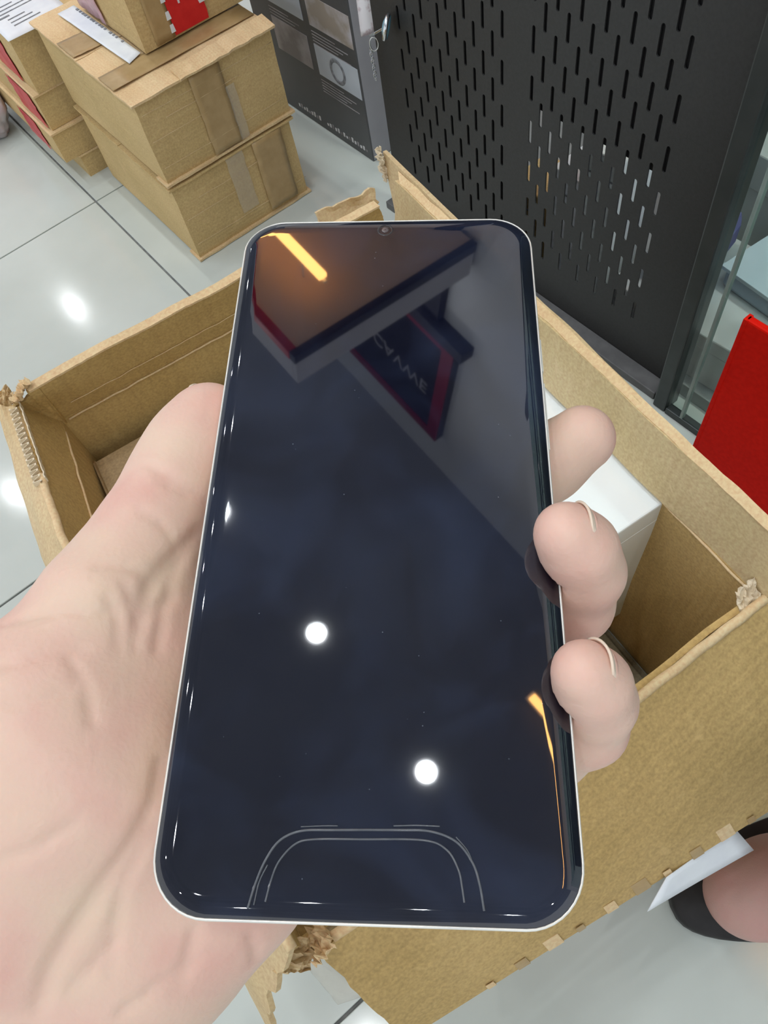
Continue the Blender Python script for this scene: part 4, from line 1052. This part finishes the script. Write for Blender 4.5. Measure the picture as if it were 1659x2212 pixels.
cut([(540, 2020), (548, 2045), (552, 2075)], .0005, .002)
cut([(0, 1440), (60, 1425), (120, 1405), (180, 1400)], .0004, .002)
cut([(0, 1530), (70, 1512), (150, 1490)], .0003, .002)
cut([(395, 1205), (372, 1262), (352, 1330), (340, 1400)], .0006, .002)
cut([(372, 1290), (352, 1302), (338, 1312)], .0007, .002)
cut([(270, 1265), (290, 1300), (296, 1345), (292, 1400)], .0004, .002)
cut([(235, 1290), (255, 1340), (258, 1400)], .0003, .002)
cut([(0, 1350), (70, 1330), (150, 1318), (220, 1325)], .0003, .002)
cut([(0, 1860), (80, 1830), (160, 1780)], .0004, .002)
cut([(150, 1420), (185, 1480), (200, 1560)], .0003, .002)
cut([(420, 2080), (340, 2130), (260, 2190)], .0004, .002)
H.cuts = CUTS
def phone_carve(P, D):
    q = (P - PC) @ PM
    dx = np.abs(q[:, 0]) - (PW / 2 - R0); dy = np.abs(q[:, 1]) - (PH / 2 - R0)
    d2 = np.hypot(np.maximum(dx, 0), np.maximum(dy, 0)) + np.minimum(np.maximum(dx, dy), 0) - R0
    dz = np.abs(q[:, 2] - PT / 2 - .0002) - (PT / 2 + .0003)
    d = np.minimum(np.maximum(d2, dz), 0) + np.hypot(np.maximum(d2, 0), np.maximum(dz, 0)) - .0001
    return -smin(-D, d, .0006)
H.post.append(phone_carve)
pts_all = np.array([p for g in H.groups for p, r in g[0]]); rad = max(r for g in H.groups for p, r in g[0])
V, Fq = H.mesh(pts_all.min(0) - .034, pts_all.max(0) + .034, 0.00105)
hand = mesh_obj('hand', c2w(V), Fq, M_SKIN, None, True, origin=c2w(cpt(300, 1900, .17)))
fixn(hand)
sm = hand.modifiers.new('smooth', 'SMOOTH'); sm.factor = 0.5; sm.iterations = 1
tag(hand, 'bare left hand with pale skin gripping the black smartphone', 'hand')
def nail(tip, prev, r, dorsal, half=36, back=.95, front=.60, tipfrac=.12):
    """curved nail plate on the back of a fingertip (camera axes)"""
    a = tip - prev; a /= np.linalg.norm(a)
    d = np.array(dorsal, float); d -= a * (d @ a); d /= np.linalg.norm(d); s = np.cross(a, d)
    def plate(v0, v1, lift, nm, mt, par):
        Vn = []; nu, nv = 12, 8
        for side in (0, 1):
            for j in range(nv + 1):
                for i in range(nu + 1):
                    v = v0 + (v1 - v0) * j / nv; an = math.radians(half) * (2 * i / nu - 1)
                    edge = abs(2 * i / nu - 1)
                    ax_ = -back * r + v * (back + front) * r - (0.30 * r * edge ** 2.5 if v > .5 else -0.25 * r * edge ** 2 * (1 - 2 * v))
                    rr = r * (0.975 + .04 * lift) * (1.0 - .10 * max(0, v - .55) ** 1.2)
                    Vn.append(tip + a * ax_ + rr * (math.cos(an) * d + math.sin(an) * s) + (d * math.cos(an) + s * math.sin(an)) * (.00015 - .0005 * side))
        N = (nu + 1) * (nv + 1); idx = lambda i, j, q: q * N + j * (nu + 1) + i; Fn = []
        for j in range(nv):
            for i in range(nu):
                Fn.append((idx(i, j, 0), idx(i + 1, j, 0), idx(i + 1, j + 1, 0), idx(i, j + 1, 0))); Fn.append((idx(i, j, 1), idx(i, j + 1, 1), idx(i + 1, j + 1, 1), idx(i + 1, j, 1)))
        for i in range(nu):
            Fn.append((idx(i, 0, 0), idx(i, 0, 1), idx(i + 1, 0, 1), idx(i + 1, 0, 0))); Fn.append((idx(i, nv, 0), idx(i + 1, nv, 0), idx(i + 1, nv, 1), idx(i, nv, 1)))
        for j in range(nv):
            Fn.append((idx(0, j, 0), idx(0, j + 1, 0), idx(0, j + 1, 1), idx(0, j, 1))); Fn.append((idx(nu, j, 0), idx(nu, j, 1), idx(nu, j + 1, 1), idx(nu, j + 1, 0)))
        return fixn(mesh_obj(nm, c2w(np.array(Vn)), Fn, mt, par, True))
    n0 = plate(0, 1 - tipfrac, 1, 'fingernail', M_NAIL, hand)
    plate(1 - tipfrac, 1, 1, 'free_edge', M_NAILTIP, n0)
nail(cpt(455, 908, .186), cpt(428, 960, .184), .0094, (-.75, -.25, .75), front=1.02, tipfrac=.16)
nail(cpt(1256, 948, .1795), cpt(1180, 1003, .183), .0081, (.30, .30, 1.0))
nail(cpt(1222, 1152, .1450), cpt(1250, 1185, .148), .0066, (.82, -.42, -.10), half=46, back=1.25, front=.42)
nail(cpt(1260, 1450, .1340), cpt(1280, 1478, .1375), .0061, (.86, -.36, .05), half=48, back=1.2, front=.50)

# ------------------------------------------------------------------ a foot in a dark slipper at the right
FT = Body()
hc = atz(1614, 1932, .052); fd = atz(1814, 1880, .052) - hc; fd /= np.linalg.norm(fd); sd = np.array([-fd[1], fd[0], 0])
Q = lambda f, s_, z, r: (np.array([hc[0], hc[1], 0]) + fd * f + sd * s_ + np.array([0, 0, z]), r)
FT.chain([Q(0, 0, .052, .0345), Q(.03, 0, .056, .036), Q(.09, .0, .055, .035), Q(.15, .004, .046, .033), Q(.185, .006, .040, .024)], .012, .01)
FT.chain([Q(.09, .02, .046, .024), Q(.17, .03, .040, .022)], .01, .02)
FT.chain([Q(.02, 0, .06, .030), Q(.045, 0, .12, .033), Q(.055, 0, .20, .038), Q(.06, 0, .36, .052)], .01, .02)
for k in range(5):
    s0 = 0.036 - k * .0165; f0 = .195 - .008 * k; rt = .013 - .0016 * k if k else .0145
    FT.chain([Q(f0 - .02, s0, .040, rt), Q(f0 + .012, s0, .038, rt), Q(f0 + .028, s0, .035, rt * .9)], .004, .006)
FT.post.append(lambda P, D: -smin(-D, P[:, 2] - .0222, .003) if False else np.maximum(D, .0222 - P[:, 2]))
pa_ = np.array([p for g in FT.groups for p, r in g[0]])
V, Fq = FT.mesh(np.maximum(pa_.min(0) - .06, [-9, -9, .015]), pa_.max(0) + .06, 0.003)
M_SKIN2 = skin_mat('foot_skin', (0.50, 0.31, 0.26), (0.52, 0.30, 0.26), (0.55, 0.30, 0.27))
foot = fixn(mesh_obj('foot', V, Fq, M_SKIN2, None, True, origin=(hc[0], hc[1], .022)))
sm = foot.modifiers.new('smooth', 'SMOOTH'); sm.factor = 0.5; sm.iterations = 2
tag(foot, 'bare heel of a foot resting in a dark slipper beside the open carton', 'foot')
V, Fc = lathe([(.0405, .186), (.0435, .184), (.046, .20), (.053, .27), (.062, .37), (.066, .43), (.060, .465), (.040, .487), (.0005, .492)], 28, (np.array([hc[0], hc[1], 0]) + fd * .058))
tr_ = fixn(mesh_obj('trouser_leg', V, Fc, mat('dark_cloth', (.012, .012, .014), .9, col2=(.02, .02, .022), scale=90), foot, True))
sl = thing('slipper', 'dark rubber slipper under the bare heel on the floor tiles', 'slipper', (hc[0], hc[1], 0))
M_RUBBER = mat('dark_rubber', (.014, .013, .013), .6, col2=(.022, .02, .02), scale=80)
ol = []
for t_ in np.linspace(0, 2 * math.pi, 49)[:-1]:
    f_ = .09 - .145 * math.cos(t_); w_ = .046 + .004 * math.sin((f_ + .05) * 12)
    ol.append((np.array([hc[0], hc[1], 0]) + fd * f_ + sd * (w_ * math.copysign(abs(math.sin(t_)) ** .75, math.sin(t_)) + .004)))
nO = len(ol); V = []; Fc = []
for z_, sc_ in ((.0, .97), (.004, 1.0), (.018, 1.0), (.022, .98)):
    cO = np.mean(ol, 0); V += [cO + (p - cO) * sc_ + np.array([0, 0, z_]) for p in ol]
for i in range(3):
    for j in range(nO): Fc.append((i * nO + j, i * nO + (j + 1) % nO, (i + 1) * nO + (j + 1) % nO, (i + 1) * nO + j))
Fc.append(tuple(range(nO))); Fc.append(tuple(3 * nO + j for j in range(nO)))
fixn(mesh_obj('sole', V, Fc, M_RUBBER, sl, True))
st_pts = [Q(.14, -.050, .020, 0)[0], Q(.14, -.046, .050, 0)[0], Q(.14, -.02, .088, 0)[0], Q(.14, .01, .092, 0)[0], Q(.14, .045, .070, 0)[0], Q(.14, .058, .045, 0)[0], Q(.14, .056, .020, 0)[0]]
stp = smooth_path(st_pts, 6)
V = []; Fc = []
for p in stp:
    V += [p - fd * .03, p + fd * .03, p + fd * .03 + (0, 0, .004), p - fd * .03 + (0, 0, .004)]
for i in range(len(stp) - 1):
    for j in range(4): Fc.append((i * 4 + j, i * 4 + (j + 1) % 4, (i + 1) * 4 + (j + 1) % 4, (i + 1) * 4 + j))
fixn(mesh_obj('strap', V, Fc, M_RUBBER, sl))
